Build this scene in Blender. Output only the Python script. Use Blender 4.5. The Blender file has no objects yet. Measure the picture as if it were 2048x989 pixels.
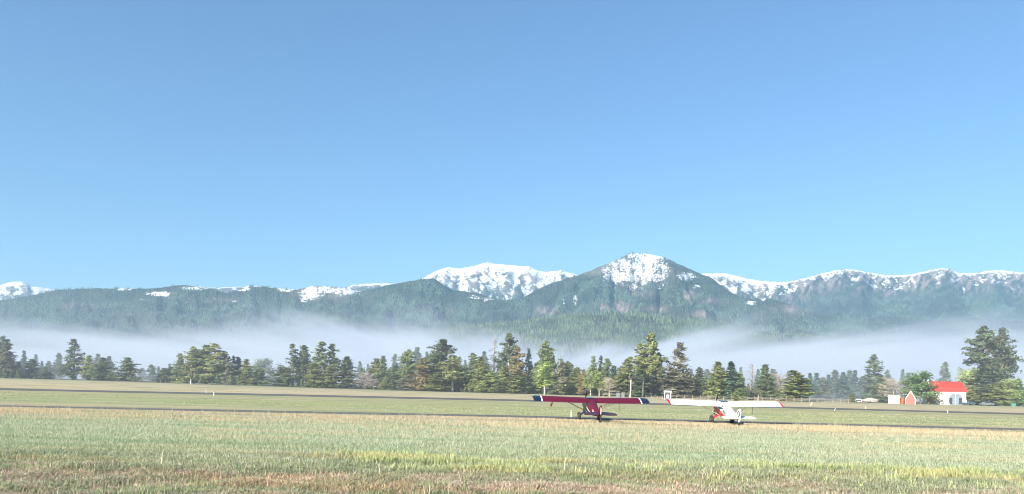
import bpy, math, random
import numpy as np
from mathutils import Matrix, Vector

R = math.radians
rng = np.random.default_rng(7)
random.seed(7)
SC = bpy.context.scene
COL = SC.collection

# ------------------------------------------------------------------ camera, world, sun, exposure
FPX, CX, HY, ROLL, CAM_H = 1462.0, 1024.0, 777.0, R(1.45), 2.75
cam = bpy.data.cameras.new('camera')
cam.sensor_width = 36.0
cam.lens = 36.0 * FPX / 2048.0
cam.shift_y = (HY - 494.5) / 2048.0
cam.clip_start, cam.clip_end = 0.5, 40000.0
camo = bpy.data.objects.new('camera', cam)
COL.objects.link(camo)
camo.matrix_world = Matrix.Translation((0, 0, CAM_H)) @ Matrix.Rotation(R(90), 4, 'X') @ Matrix.Rotation(ROLL, 4, 'Z')
SC.camera = camo

SUN_EL, SUN_AZ = R(26), R(-142)            # azimuth measured clockwise from +Y: behind the camera, to the left
to_sun = Vector((math.sin(SUN_AZ) * math.cos(SUN_EL), math.cos(SUN_AZ) * math.cos(SUN_EL), math.sin(SUN_EL)))
W = bpy.data.worlds.new('World')
SC.world = W
W.use_nodes = True
nt = W.node_tree
nt.nodes.clear()
wo = nt.nodes.new('ShaderNodeOutputWorld')
bg = nt.nodes.new('ShaderNodeBackground')
sk = nt.nodes.new('ShaderNodeTexSky')
sk.sky_type = 'NISHITA'
sk.sun_disc = False
sk.sun_elevation = SUN_EL
sk.sun_rotation = SUN_AZ
sk.altitude = 1500
sk.air_density = 1.7
sk.dust_density = 0.1
sk.ozone_density = 8.0
bg.inputs['Strength'].default_value = 0.068
nt.links.new(sk.outputs[0], bg.inputs[0])
nt.links.new(bg.outputs[0], wo.inputs[0])

sl = bpy.data.lights.new('sun', 'SUN')
sl.energy = 5.0
sl.angle = R(0.5)
sl.color = (1.0, 0.93, 0.82)
so = bpy.data.objects.new('sun', sl)
COL.objects.link(so)
so.rotation_euler = (-to_sun).to_track_quat('-Z', 'Y').to_euler()
so.location = (-200, -200, 300)

SC.view_settings.view_transform = 'Standard'
SC.view_settings.look = 'None'
SC.view_settings.exposure = 1.22
SC.view_settings.gamma = 1.0
SC.view_settings.use_curve_mapping = False
SC.render.engine = 'CYCLES'
SC.cycles.volume_bounces = 2
SC.cycles.max_bounces = 8
SC.cycles.transparent_max_bounces = 12
SC.cycles.use_denoising = True
SC.cycles.filter_width = 0.95
SC.cycles.sample_clamp_indirect = 8.0


# ------------------------------------------------------------------ helpers
def ray(px, py):
    """photograph pixel -> world slopes (x per metre of depth, z per metre of depth)"""
    a, b = (px - CX) / FPX, (HY - py) / FPX
    c, s = math.cos(ROLL), math.sin(ROLL)
    return a * c - b * s, a * s + b * c


def at(px, py, d):
    u, v = ray(px, py)
    return Vector((u * d, d, CAM_H + v * d))


def tag(o, label=None, cat=None, group=None, kind=None):
    for k, v in (('label', label), ('category', cat), ('group', group), ('kind', kind)):
        if v:
            o[k] = v
    return o


def empty(name, loc, rz=0.0):
    o = bpy.data.objects.new(name, None)
    o.empty_display_size = 0.5
    o.location = loc
    o.rotation_euler = (0, 0, rz)
    COL.objects.link(o)
    return o


def mesh_np(name, verts, faces, smooth=False):
    """verts (n,3) array, faces: (m,k) array or list of lists"""
    me = bpy.data.meshes.new(name)
    verts = np.asarray(verts, dtype=np.float32)
    if isinstance(faces, np.ndarray):
        m, k = faces.shape
        me.vertices.add(len(verts))
        me.vertices.foreach_set('co', verts.ravel())
        me.loops.add(m * k)
        me.loops.foreach_set('vertex_index', faces.astype(np.int32).ravel())
        me.polygons.add(m)
        me.polygons.foreach_set('loop_start', np.arange(0, m * k, k, dtype=np.int32))
        if smooth:
            me.polygons.foreach_set('use_smooth', np.ones(m, dtype=bool))
        me.update(calc_edges=True)
    else:
        me.from_pydata([tuple(map(float, v)) for v in verts], [], faces)
        if smooth:
            for p in me.polygons:
                p.use_smooth = True
        me.update()
    return me


def link(name, me, mat=None, parent=None, loc=None):
    o = bpy.data.objects.new(name, me)
    COL.objects.link(o)
    if mat is not None and not me.materials:
        me.materials.append(mat)
    if parent is not None:
        o.parent = parent
    if loc is not None:
        o.location = loc
    return o


class MB:
    """collects simple solids into one mesh"""

    def __init__(s, T=None):
        s.v, s.f, s.T = [], [], T

    def add(s, vs, fs):
        n = len(s.v)
        s.v += [Vector(v) for v in vs]
        s.f += [[i + n for i in f] for f in fs]
        return s

    def box(s, x0, x1, y0, y1, z0, z1):
        return s.add([(x0, y0, z0), (x1, y0, z0), (x1, y1, z0), (x0, y1, z0), (x0, y0, z1), (x1, y0, z1), (x1, y1, z1), (x0, y1, z1)],
                     [(0, 3, 2, 1), (4, 5, 6, 7), (0, 1, 5, 4), (1, 2, 6, 5), (2, 3, 7, 6), (3, 0, 4, 7)])

    def tube(s, p, q, r0, r1=None, n=8, flat=1.0):
        p, q = Vector(p), Vector(q)
        r1 = r0 if r1 is None else r1
        d = (q - p).normalized()
        a = d.cross(Vector((0, 0, 1)) if abs(d.z) < 0.9 else Vector((1, 0, 0))).normalized()
        b = d.cross(a)
        vs = []
        for c, r in ((p, r0), (q, r1)):
            for k in range(n):
                t = 2 * math.pi * k / n
                vs.append(c + a * (r * math.cos(t)) + b * (r * flat * math.sin(t)))
        fs = [(k, (k + 1) % n, n + (k + 1) % n, n + k) for k in range(n)] + [tuple(range(n))[::-1], tuple(range(n, 2 * n))]
        return s.add(vs, fs)

    def path(s, pts, radii, n=7):
        """tapered tube through several points"""
        pts = [Vector(p) for p in pts]
        vs, fs = [], []
        for i, p in enumerate(pts):
            d = (pts[min(i + 1, len(pts) - 1)] - pts[max(i - 1, 0)]).normalized()
            a = d.cross(Vector((0, 1, 0)) if abs(d.y) < 0.9 else Vector((1, 0, 0))).normalized()
            b = d.cross(a)
            for k in range(n):
                t = 2 * math.pi * k / n
                vs.append(p + (a * math.cos(t) + b * math.sin(t)) * radii[i])
        for i in range(len(pts) - 1):
            for k in range(n):
                fs.append((i * n + k, i * n + (k + 1) % n, (i + 1) * n + (k + 1) % n, (i + 1) * n + k))
        fs += [tuple(range(n))[::-1], tuple(range((len(pts) - 1) * n, len(pts) * n))]
        return s.add(vs, fs)

    def loft(s, rings, cap=True):
        n = len(rings[0])
        vs = [p for r in rings for p in r]
        fs = []
        for i in range(len(rings) - 1):
            for k in range(n):
                fs.append((i * n + k, i * n + (k + 1) % n, (i + 1) * n + (k + 1) % n, (i + 1) * n + k))
        if cap:
            fs += [tuple(range(n))[::-1], tuple(range((len(rings) - 1) * n, len(rings) * n))]
        return s.add(vs, fs)

    def prism(s, poly, off):
        """poly: 3-D polygon, extruded by the vector off"""
        n = len(poly)
        off = Vector(off)
        vs = [Vector(p) for p in poly] + [Vector(p) + off for p in poly]
        fs = [tuple(range(n))[::-1], tuple(range(n, 2 * n))] + [(k, (k + 1) % n, n + (k + 1) % n, n + k) for k in range(n)]
        return s.add(vs, fs)

    def build(s, name, mat, parent=None, smooth=False, loc=None):
        vs = [s.T @ v for v in s.v] if s.T is not None else s.v
        me = bpy.data.meshes.new(name)
        me.from_pydata([tuple(v) for v in vs], [], s.f)
        import bmesh
        bm = bmesh.new()
        bm.from_mesh(me)
        bmesh.ops.recalc_face_normals(bm, faces=bm.faces)
        bm.to_mesh(me)
        bm.free()
        if smooth:
            me.polygons.foreach_set('use_smooth', np.ones(len(me.polygons), dtype=bool))
            try:
                me.set_sharp_from_angle(angle=R(38))
            except Exception:
                pass
        me.update()
        return link(name, me, mat, parent, loc)


# ---- numpy value noise
def _hash(i, j, seed):
    h = (i.astype(np.int64) * 374761393 + j.astype(np.int64) * 668265263 + seed * 1442695041) & 0x7fffffff
    h = ((h ^ (h >> 13)) * 1274126177) & 0x7fffffff
    return ((h ^ (h >> 16)) & 0xffff) / 65535.0


def vnoise(x, y, seed=0):
    i, j = np.floor(x), np.floor(y)
    fx, fy = x - i, y - j
    fx, fy = fx * fx * (3 - 2 * fx), fy * fy * (3 - 2 * fy)
    a, b, c, d = _hash(i, j, seed), _hash(i + 1, j, seed), _hash(i, j + 1, seed), _hash(i + 1, j + 1, seed)
    return (a * (1 - fx) + b * fx) * (1 - fy) + (c * (1 - fx) + d * fx) * fy


def fbm(x, y, seed=0, oct=4, gain=0.5):
    s, a, t = 0.0, 1.0, 0.0
    for k in range(oct):
        s = s + a * vnoise(x * 2 ** k + 17.3 * k, y * 2 ** k + 5.1 * k, seed + k)
        t += a
        a *= gain
    return s / t


def sstep(a, b, x):
    t = np.clip((x - a) / (b - a), 0, 1)
    return t * t * (3 - 2 * t)


# ---- materials
def new_mat(name):
    m = bpy.data.materials.new(name)
    m.use_nodes = True
    n = m.node_tree
    n.nodes.clear()
    out = n.nodes.new('ShaderNodeOutputMaterial')
    p = n.nodes.new('ShaderNodeBsdfPrincipled')
    n.links.new(p.outputs[0], out.inputs[0])
    return m, n, p, out


def mixc(n, fac, a, b, mode='MIX'):
    x = n.nodes.new('ShaderNodeMix')
    x.data_type = 'RGBA'
    x.blend_type = mode
    for sock, val in ((x.inputs[0], fac), (x.inputs[6], a), (x.inputs[7], b)):
        if hasattr(val, 'is_output'):
            n.links.new(val, sock)
        elif isinstance(val, (tuple, list)):
            sock.default_value = (*val[:3], 1)
        else:
            sock.default_value = val
    return x.outputs[2]


def noise(n, scale, detail=4, vec=None, rough=0.55, mapscale=None):
    t = n.nodes.new('ShaderNodeTexNoise')
    t.inputs['Scale'].default_value = scale
    t.inputs['Detail'].default_value = detail
    t.inputs['Roughness'].default_value = rough
    if vec is None:
        g = n.nodes.new('ShaderNodeNewGeometry')
        vec = g.outputs['Position']
    if mapscale:
        mp = n.nodes.new('ShaderNodeMapping')
        mp.inputs['Scale'].default_value = mapscale
        n.links.new(vec, mp.inputs[0])
        vec = mp.outputs[0]
    n.links.new(vec, t.inputs['Vector'])
    return t.outputs[0]


def rampf(n, src, a, b):
    m = n.nodes.new('ShaderNodeMapRange')
    m.interpolation_type = 'SMOOTHSTEP'
    m.inputs[1].default_value, m.inputs[2].default_value = a, b
    n.links.new(src, m.inputs[0])
    return m.outputs[0]


def paint(name, col, rough=0.4, var=0.08, spec=0.5, metallic=0.0, scale=2.0, coat=0.0):
    """plain painted / solid surface with slight dirt variation"""
    m, n, p, o = new_mat(name)
    tc = n.nodes.new('ShaderNodeTexCoord')
    f = noise(n, scale, 5, tc.outputs['Object'])
    c = mixc(n, rampf(n, f, 0.3, 0.75), tuple(min(1, k * (1 + var)) for k in col), tuple(k * (1 - 2 * var) for k in col))
    n.links.new(c, p.inputs['Base Color'])
    p.inputs['Roughness'].default_value = rough
    p.inputs['Metallic'].default_value = metallic
    p.inputs['Specular IOR Level'].default_value = spec
    p.inputs['Coat Weight'].default_value = coat
    return m


def foliage(name, c0, c1, trans=0.38, spread=0.55, nscale=0.35):
    m, n, p, o = new_mat(name)
    g = n.nodes.new('ShaderNodeNewGeometry')
    oi = n.nodes.new('ShaderNodeObjectInfo')
    c = mixc(n, g.outputs['Random Per Island'], c0, c1)
    f = noise(n, nscale, 4)
    c = mixc(n, rampf(n, f, 0.40, 0.64), c, tuple(k * (1 - spread * 0.5) for k in c0))
    hs = n.nodes.new('ShaderNodeHueSaturation')
    mr = n.nodes.new('ShaderNodeMapRange')
    mr.inputs[3].default_value, mr.inputs[4].default_value = 0.95, 1.4
    n.links.new(oi.outputs['Random'], mr.inputs[0])
    n.links.new(mr.outputs[0], hs.inputs['Value'])
    n.links.new(c, hs.inputs['Color'])
    n.links.new(hs.outputs[0], p.inputs['Base Color'])
    p.inputs['Roughness'].default_value = 0.75
    p.inputs['Specular IOR Level'].default_value = 0.2
    if trans:
        tr = n.nodes.new('ShaderNodeBsdfTranslucent')
        n.links.new(hs.outputs[0], tr.inputs[0])
        mx = n.nodes.new('ShaderNodeMixShader')
        mx.inputs[0].default_value = trans
        n.links.new(p.outputs[0], mx.inputs[1])
        n.links.new(tr.outputs[0], mx.inputs[2])
        n.links.new(mx.outputs[0], o.inputs[0])
    return m


# ------------------------------------------------------------------ ground
def gz(x, y):
    x, y = np.asarray(x, float), np.asarray(y, float)
    amp = 0.75 + 0.85 * sstep(-20.0, -190.0, x)
    z = amp * sstep(185.0, 262.0, y)
    near = sstep(30.0, 22.0, y) * sstep(4.0, 12.0, y)
    z = z + near * (0.34 * (fbm(x * 0.22, y * 0.5, 3, 4) - 0.5) + 0.26 * (fbm(x * 1.1, y * 1.6, 9, 3) - 0.5))
    z = z + 0.28 * near * np.exp(-((x + 13.0) / 3.2) ** 2 - ((y - 21.4) / 1.3) ** 2)
    return z


def gzs(x, y):
    return float(gz(np.array([x]), np.array([y]))[0])


def ground_mesh():
    ys = np.concatenate([np.linspace(-250, 10, 14), np.arange(11, 32, 0.18), np.linspace(32.5, 120, 60), np.linspace(124, 420, 80),
                         np.geomspace(440, 9200, 26)])
    t = np.linspace(-1, 1, 301)
    xs = np.sign(t) * (np.abs(t) * 90 + np.abs(t) ** 6 * 6400)
    X, Y = np.meshgrid(xs, ys)
    Z = gz(X, Y)
    V = np.stack([X.ravel(), Y.ravel(), Z.ravel()], 1)
    nx = len(xs)
    i, j = np.meshgrid(np.arange(nx - 1), np.arange(len(ys) - 1))
    a = (j * nx + i).ravel()
    F = np.stack([a, a + 1, a + nx + 1, a + nx], 1)
    return mesh_np('ground', V, F, True)


def ground_mat():
    m, n, p, o = new_mat('field_ground')
    g = n.nodes.new('ShaderNodeNewGeometry')
    sep = n.nodes.new('ShaderNodeSeparateXYZ')
    n.links.new(g.outputs['Position'], sep.inputs[0])
    # ragged edges between the bands of vegetation
    nz = noise(n, 1.0, 4, None, 0.6, (0.03, 0.10, 0.1))
    sub = n.nodes.new('ShaderNodeMath')
    sub.operation = 'MULTIPLY_ADD'
    n.links.new(nz, sub.inputs[0])
    sub.inputs[1].default_value = 0.5
    sub.inputs[2].default_value = 0.75
    mul = n.nodes.new('ShaderNodeMath')
    mul.operation = 'MULTIPLY'
    n.links.new(sub.outputs[0], mul.inputs[0])
    n.links.new(sep.outputs[1], mul.inputs[1])
    lg = n.nodes.new('ShaderNodeMapRange')
    lg.inputs[1].default_value, lg.inputs[2].default_value = 0, 320
    n.links.new(mul.outputs[0], lg.inputs[0])
    cr = n.nodes.new('ShaderNodeValToRGB')
    e = cr.color_ramp.elements
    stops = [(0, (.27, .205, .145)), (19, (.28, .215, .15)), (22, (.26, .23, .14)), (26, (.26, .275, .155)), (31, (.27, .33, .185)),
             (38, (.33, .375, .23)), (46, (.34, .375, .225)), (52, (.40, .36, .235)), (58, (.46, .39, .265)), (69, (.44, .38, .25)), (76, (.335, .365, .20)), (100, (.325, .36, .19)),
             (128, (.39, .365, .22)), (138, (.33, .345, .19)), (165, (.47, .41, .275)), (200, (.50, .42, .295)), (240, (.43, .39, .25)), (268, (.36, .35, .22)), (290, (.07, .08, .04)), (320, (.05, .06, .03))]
    while len(e) < len(stops):
        e.new(0.5)
    for el, (y, c) in zip(e, stops):
        el.position = y / 320
        el.color = (*c, 1)
    n.links.new(lg.outputs[0], cr.inputs[0])
    f1 = noise(n, 1.0, 5, None, 0.6, (0.05, 0.22, 0.2))
    c = mixc(n, rampf(n, f1, 0.45, 0.72), cr.outputs[0], (.25, .28, .14))
    f2 = noise(n, 1.0, 5, None, 0.65, (0.035, 0.16, 0.2))
    c = mixc(n, rampf(n, f2, 0.54, 0.72), c, (.50, .41, .29))
    f3 = noise(n, 3.0, 6, None, 0.7, (1, 1, 1))
    c = mixc(n, rampf(n, f3, 0.3, 0.7), mixc(n, 1.0, c, (.74, .72, .66), 'MULTIPLY'), c)
    # bare soil and clods near the camera
    far = rampf(n, sep.outputs[1], 24, 20)
    f4 = noise(n, 1.6, 5, None, 0.6)
    mm = n.nodes.new('ShaderNodeMath')
    mm.operation = 'MULTIPLY'
    n.links.new(far, mm.inputs[0])
    n.links.new(rampf(n, f4, 0.42, 0.6), mm.inputs[1])
    c = mixc(n, mm.outputs[0], c, (.36, .265, .195))
    n.links.new(c, p.inputs['Base Color'])
    p.inputs['Roughness'].default_value = 0.95
    p.inputs['Specular IOR Level'].default_value = 0.1
    b = n.nodes.new('ShaderNodeBump')
    b.inputs['Strength'].default_value = 0.9
    b.inputs['Distance'].default_value = 0.068
    n.links.new(noise(n, 4.0, 6, None, 0.7), b.inputs['Height'])
    n.links.new(b.outputs[0], p.inputs['Normal'])
    return m


g_ob = link('ground', ground_mesh(), ground_mat())
tag(g_ob, kind='structure')


def asphalt(name, base):
    m, n, p, o = new_mat(name)
    f = noise(n, 1.0, 5, None, 0.6, (0.05, 0.6, 1))
    c = mixc(n, rampf(n, f, 0.3, 0.7), base, tuple(k * 1.5 for k in base))
    f2 = noise(n, 6.0, 5)
    c = mixc(n, rampf(n, f2, 0.35, 0.75), c, tuple(k * 1.25 for k in base))
    n.links.new(c, p.inputs['Base Color'])
    p.inputs['Roughness'].default_value = 0.85
    return m


def strip(name, pts, mat, z):
    """pts: (x, y_near, y_far) stations across the field"""
    xs = np.linspace(pts[0][0], pts[-1][0], 160)
    px_ = [p_[0] for p_ in pts]
    y0 = np.interp(xs, px_, [p_[1] for p_ in pts]) + 0.25 * (fbm(xs * 0.3, xs * 0, 5, 3) - 0.5)
    y1 = np.interp(xs, px_, [p_[2] for p_ in pts]) + 0.25 * (fbm(xs * 0.3, xs * 0 + 9, 6, 3) - 0.5)
    V = np.concatenate([np.stack([xs, y0, gz(xs, y0) + z], 1), np.stack([xs, y1, gz(xs, y1) + z], 1)])
    k = np.arange(159)
    return link(name, mesh_np(name, V, np.stack([k, k + 1, k + 161, k + 160], 1)), mat)


TAXI = [(-90, 62.6, 66.4), (-48, 63.4, 67.2), (-20, 66.5, 71.0), (0, 69.5, 74.0), (25, 69.5, 74.0), (50, 69, 73.2), (90, 68.5, 72.6)]
RUN = [(-190, 133, 155), (-100, 135, 157), (-50, 148, 172), (0, 157, 181), (50, 154, 176), (105, 149, 168), (190, 147, 165)]
tag(strip('taxiway', TAXI, asphalt('taxiway_asphalt', (.080, .078, .070)), 0.012), kind='structure')
tag(strip('runway', RUN, asphalt('runway_asphalt', (.075, .073, .066)), 0.02), kind='structure')

# ------------------------------------------------------------------ mountains
B_SKY = [(-260, 612), (0, 601), (60, 592), (110, 581), (200, 577), (240, 578), (300, 578), (340, 573), (365, 571), (400, 574), (430, 579), (450, 587), (470, 583),
         (500, 574), (530, 574), (560, 579), (590, 581), (605, 577), (625, 573), (660, 573), (690, 577), (720, 583), (745, 578), (790, 568), (840, 560),
         (868, 558), (885, 569), (905, 580), (960, 588), (1000, 602), (1040, 598), (1060, 588), (1090, 572), (1155, 551), (1200, 534), (1240, 517),
         (1258, 508), (1290, 507), (1320, 513), (1335, 518), (1360, 530), (1400, 547), (1430, 561), (1450, 578), (1475, 592), (1500, 599), (1530, 596),
         (1560, 602), (1600, 616), (1650, 634), (1720, 640), (1800, 632), (1870, 642), (1950, 636), (2048, 644), (2300, 640)]
B_R = [(-260, 4300), (400, 4400), (850, 4700), (1000, 4600), (1290, 5300), (1500, 4600), (2300, 4700)]
C_SKY = [(-260, 578), (0, 571), (25, 563), (45, 564), (65, 573), (90, 577), (110, 580), (150, 596), (250, 590), (365, 576), (380, 573), (400, 573), (437, 576), (460, 574), (520, 573),
         (560, 577), (600, 581), (690, 579), (705, 570), (740, 568), (790, 567), (830, 562), (850, 555), (870, 544), (898, 534), (920, 538), (950, 532), (975, 525),
         (1000, 529), (1060, 533), (1080, 543), (1095, 544), (1120, 541), (1150, 549), (1185, 562), (1270, 565), (1370, 556), (1400, 547), (1450, 547),
         (1480, 554), (1500, 559), (1540, 564), (1570, 564), (1610, 557), (1640, 548), (1675, 540), (1700, 538), (1730, 543), (1770, 551), (1800, 551),
         (1830, 547), (1860, 540), (1885, 536), (1900, 538), (1915, 546), (1950, 546), (1985, 540), (2010, 541), (2048, 546), (2300, 560)]
C_R = [(-260, 7600), (1150, 7400), (1400, 6600), (2300, 6400)]
A_SKY = [(-260, 688), (0, 690), (400, 690), (700, 682), (850, 668), (950, 656), (1050, 644), (1150, 633), (1250, 629), (1350, 637), (1450, 650), (1550, 668),
         (1700, 682), (2048, 690), (2300, 692)]
A_R = [(-260, 2900), (2300, 2900)]


def build_range(name, sky, rr, d0, power, rows, ncol, seed, gully, back):
    uv = np.array([ray(a, b) for a, b in sky])
    us = np.linspace(uv[0, 0], uv[-1, 0], ncol)
    v = np.interp(us, uv[:, 0], uv[:, 1])
    ru = np.array([ray(a, 580)[0] for a, b in rr])
    Rd = np.interp(us, ru, [b for a, b in rr])
    px = us / math.cos(ROLL) * FPX + CX
    v = v + (fbm(px * 0.12, px * 0, seed, 4) - 0.5) * 0.0022
    s = np.concatenate([np.linspace(0, 1, rows), 1 + np.linspace(0.02, back, 8)])
    S, U = np.meshgrid(s, us)
    D = d0 + (Rd[:, None] - d0) * S
    Zr = (CAM_H + v * Rd)[:, None]
    front = np.clip(S, 0, 1)
    prof = 0.25 * front + 0.75 * front ** power
    Z = Zr * prof
    g1 = np.abs(fbm(U * 16 + 0.4 * S, S * 1.6 + seed, seed + 2, 4) - 0.5) * 2
    g2 = fbm(U * 42 + S, S * 5, seed + 5, 4) - 0.5
    mask = np.clip(S, 0, 1) ** 0.8 * (1 - sstep(0.86, 1.0, S)) + 0.0
    g3 = np.abs(fbm(U * 34 - 1.5 * S, S * 2.2 + seed, seed + 9, 3) - 0.5) * 2
    Z = Z - Zr * gully * mask * (0.45 - g1) - Zr * gully * 0.7 * mask * g2 - Zr * gully * 0.55 * mask * (0.4 - g3)
    fall = np.clip(S - 1, 0, None)
    Z = np.where(S > 1, Zr * (1 - fall / back * 0.55), Z)
    Z = np.where(S <= 0, -2.0, Z)
    X = U * D
    return us, S, X, D, Z


def project(X, Y, Z):
    a, b = X / Y, (Z - CAM_H) / Y
    c, s = math.cos(ROLL), math.sin(ROLL)
    ui, vi = a * c + b * s, -a * s + b * c
    return CX + ui * FPX, HY - vi * FPX


def grid_mesh(name, X, Y, Z, attrs):
    nu, ns = X.shape
    V = np.stack([X.ravel(), Y.ravel(), Z.ravel()], 1)
    i, j = np.meshgrid(np.arange(nu - 1), np.arange(ns - 1), indexing='ij')
    a = (i * ns + j).ravel()
    F = np.stack([a, a + ns, a + ns + 1, a + 1], 1)
    me = mesh_np(name, V, F, True)
    for k, arr in attrs.items():
        at_ = me.attributes.new(k, 'FLOAT', 'POINT')
        at_.data.foreach_set('value', arr.ravel().astype(np.float32))
    return me


def terrain_mat(name):
    m, n, p, o = new_mat(name)

    def attr(nm):
        a = n.nodes.new('ShaderNodeAttribute')
        a.attribute_name = nm
        return a.outputs['Fac']
    f = noise(n, 0.012, 6, None, 0.65)
    base = mixc(n, rampf(n, f, 0.35, 0.65), (.022, .036, .026), (.055, .065, .04))
    rock = mixc(n, rampf(n, noise(n, 0.03, 6, None, 0.7), 0.35, 0.65), (.17, .14, .125), (.31, .25, .215))
    c = mixc(n, attr('rock'), base, rock)
    add = n.nodes.new('ShaderNodeMath')
    add.operation = 'MULTIPLY_ADD'
    n.links.new(noise(n, 0.055, 8, None, 0.74, (1, 0.35, 1.3)), add.inputs[0])
    add.inputs[1].default_value = 2.2
    n.links.new(attr('snow'), add.inputs[2])
    sn = rampf(n, add.outputs[0], 1.50, 1.60)
    c = mixc(n, sn, c, (.74, .75, .77))
    n.links.new(c, p.inputs['Base Color'])
    p.inputs['Roughness'].default_value = 0.9
    p.inputs['Specular IOR Level'].default_value = 0.1
    b = n.nodes.new('ShaderNodeBump')
    b.inputs['Strength'].default_value = 1.0
    b.inputs['Distance'].default_value = 45.0
    n.links.new(noise(n, 0.01, 6, None, 0.65), b.inputs['Height'])
    n.links.new(b.outputs[0], p.inputs['Normal'])
    return m


TM = terrain_mat('mountain_terrain')
# snow and bare-rock patches: (centre px, centre py, half width, half height, weight)
B_SNOW = [(395, 577, 30, 4, .9), (480, 579, 24, 5, .85), (570, 580, 18, 5, .85), (250, 579, 24, 3, .7), (1290, 516, 42, 20, 1.0), (1255, 530, 45, 16, .8), (1310, 535, 36, 16, .8), (1240, 553, 46, 17, .78), (1295, 550, 40, 18, .75), (1265, 570, 40, 12, .55), (1370, 553, 22, 9, .75), (1215, 572, 10, 12, .6),
          (1195, 578, 9, 12, .5), (1150, 597, 7, 16, .5), (1128, 607, 4, 10, .8), (1320, 570, 20, 16, .4), (1343, 575, 6, 14, .5), (1393, 574, 10, 5, .6), (1220, 540, 22, 14, .6),
          (625, 585, 26, 14, .9), (610, 598, 9, 9, .7), (650, 578, 24, 9, .8), (690, 583, 30, 9, .8), (680, 592, 12, 6, .5), (320, 588, 24, 6, .9), (380, 577, 22, 4, .8), (285, 600, 12, 3, .6),
          (500, 612, 16, 6, .55), (470, 605, 10, 4, .5), (950, 595, 16, 5, .6), (975, 600, 14, 6, .6), (1330, 605, 20, 5, .4), (1500, 606, 12, 5, .8), (1525, 598, 10, 4, .7), (1640, 612, 20, 4, .3), (1700, 612, 6, 5, .7)]
B_ROCK = [(1232, 617, 34, 13, 1.2), (1095, 622, 20, 10, 1.0), (1310, 619, 22, 7, .9), (1375, 590, 16, 12, .9), (1290, 590, 40, 8, .5), (1410, 604, 40, 8, .6), (1130, 632, 26, 8, .7), (1400, 630, 24, 8, .8), (420, 600, 50, 6, .45), (180, 612, 60, 6, .4),
          (1250, 545, 90, 26, .5), (645, 580, 60, 18, .6), (1590, 618, 40, 10, .6), (900, 620, 30, 8, .3), (1800, 600, 160, 8, .35), (1960, 600, 110, 10, .45)]


def blobs(PX, PY, lst):
    s = np.zeros_like(PX)
    for cx, cy, rx, ry, w in lst:
        d = ((PX - cx) / rx) ** 2 + ((PY - cy) / ry) ** 2
        s = np.maximum(s, w * np.exp(-np.clip(d, 0, 30) ** 1.5 * 0.7))
    return s


ranges = {}


def make_range(name, sky, rr, d0, power, rows, ncol, seed, gully, back, snowf, rockf):
    us, S, X, Y, Z = build_range(name, sky, rr, d0, power, rows, ncol, seed, gully, back)
    PX, PY = project(X, np.maximum(Y, 1), Z)
    sn, rk = snowf(PX, PY, S), rockf(PX, PY, S)
    lap = Z - 0.5 * (np.roll(Z, 4, 0) + np.roll(Z, -4, 0))
    sn = sn - (0.11 if name == 'snowy_mountains' else 0.035) * np.clip(lap / (lap[:, 20:-12].std() + 1e-6), -2, 2)      # snow lies in the gullies, ribs are bare
    me = grid_mesh(name, X, Y, Z, {'snow': sn, 'rock': rk})
    tag(link(name, me, TM), kind='structure')
    ranges[name] = (X, Y, Z, S, sn, rk)


def streak(PX, PY, seed, sx=0.13, sy=0.09, lean=0.35):
    return fbm((PX + lean * PY) * sx, PY * sy, seed, 4, 0.6)


def b_snow(PX, PY, S):
    return 0.80 * blobs(PX, PY, B_SNOW) * (0.45 + 1.0 * streak(PX, PY, 31)) - 0.02


def b_rock(PX, PY, S):
    return np.clip(blobs(PX, PY, B_ROCK) * (0.4 + 1.3 * streak(PX, PY, 37)), 0, 1)


sky_c = np.array(C_SKY)
C_BAND = [(-260, 50), (110, 45), (360, 10), (600, 12), (690, 12), (800, 18), (860, 40), (900, 70), (1000, 90), (1060, 80), (1160, 40), (1400, 30), (1450, 48), (1540, 42), (1600, 22), (1660, 26), (1740, 38), (1800, 36),
          (1850, 34), (1900, 44), (1960, 36), (2048, 44), (2300, 44)]


def c_snow(PX, PY, S):
    top = np.interp(PX, sky_c[:, 0], sky_c[:, 1])
    band = np.interp(PX, [a for a, b in C_BAND], [b for a, b in C_BAND])
    q = (PY - top) / band
    right = sstep(1540, 1620, PX)
    s = 1.0 - sstep(0.55, 1.15, q + 0.5 * (streak(PX, PY, 41) - 0.5))
    holes = sstep(0.46, 0.58, streak(PX, PY, 43, 0.16, 0.10, -0.6)) * (0.6 + 0.5 * right) + 0.5 * sstep(0.5, 0.6, streak(PX, PY, 49, 0.07, 0.16, 0.9))
    return (0.68 - 0.10 * right) * s - 0.55 * holes * sstep(0.04, 0.3, q) - 0.05


def c_rock(PX, PY, S):
    top = np.interp(PX, sky_c[:, 0], sky_c[:, 1])
    return np.clip(1.2 - (PY - top) / 60.0, 0, 1) * sstep(0.38, 0.6, streak(PX, PY, 47)) * (1 - 0.5 * (PX < 600))


make_range('snowy_mountains', C_SKY, C_R, 3600, 1.25, 190, 1000, 11, 0.22, 0.35, c_snow, c_rock)
make_range('forested_mountains', B_SKY, B_R, 2500, 1.35, 170, 1100, 21, 0.30, 0.30, b_snow, b_rock)
make_range('foothills', A_SKY, A_R, 1500, 1.2, 60, 420, 33, 0.10, 0.5, lambda a, b, c: a * 0 - 2, lambda a, b, c: b_rock(a, b, c) * 0.4)


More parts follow.
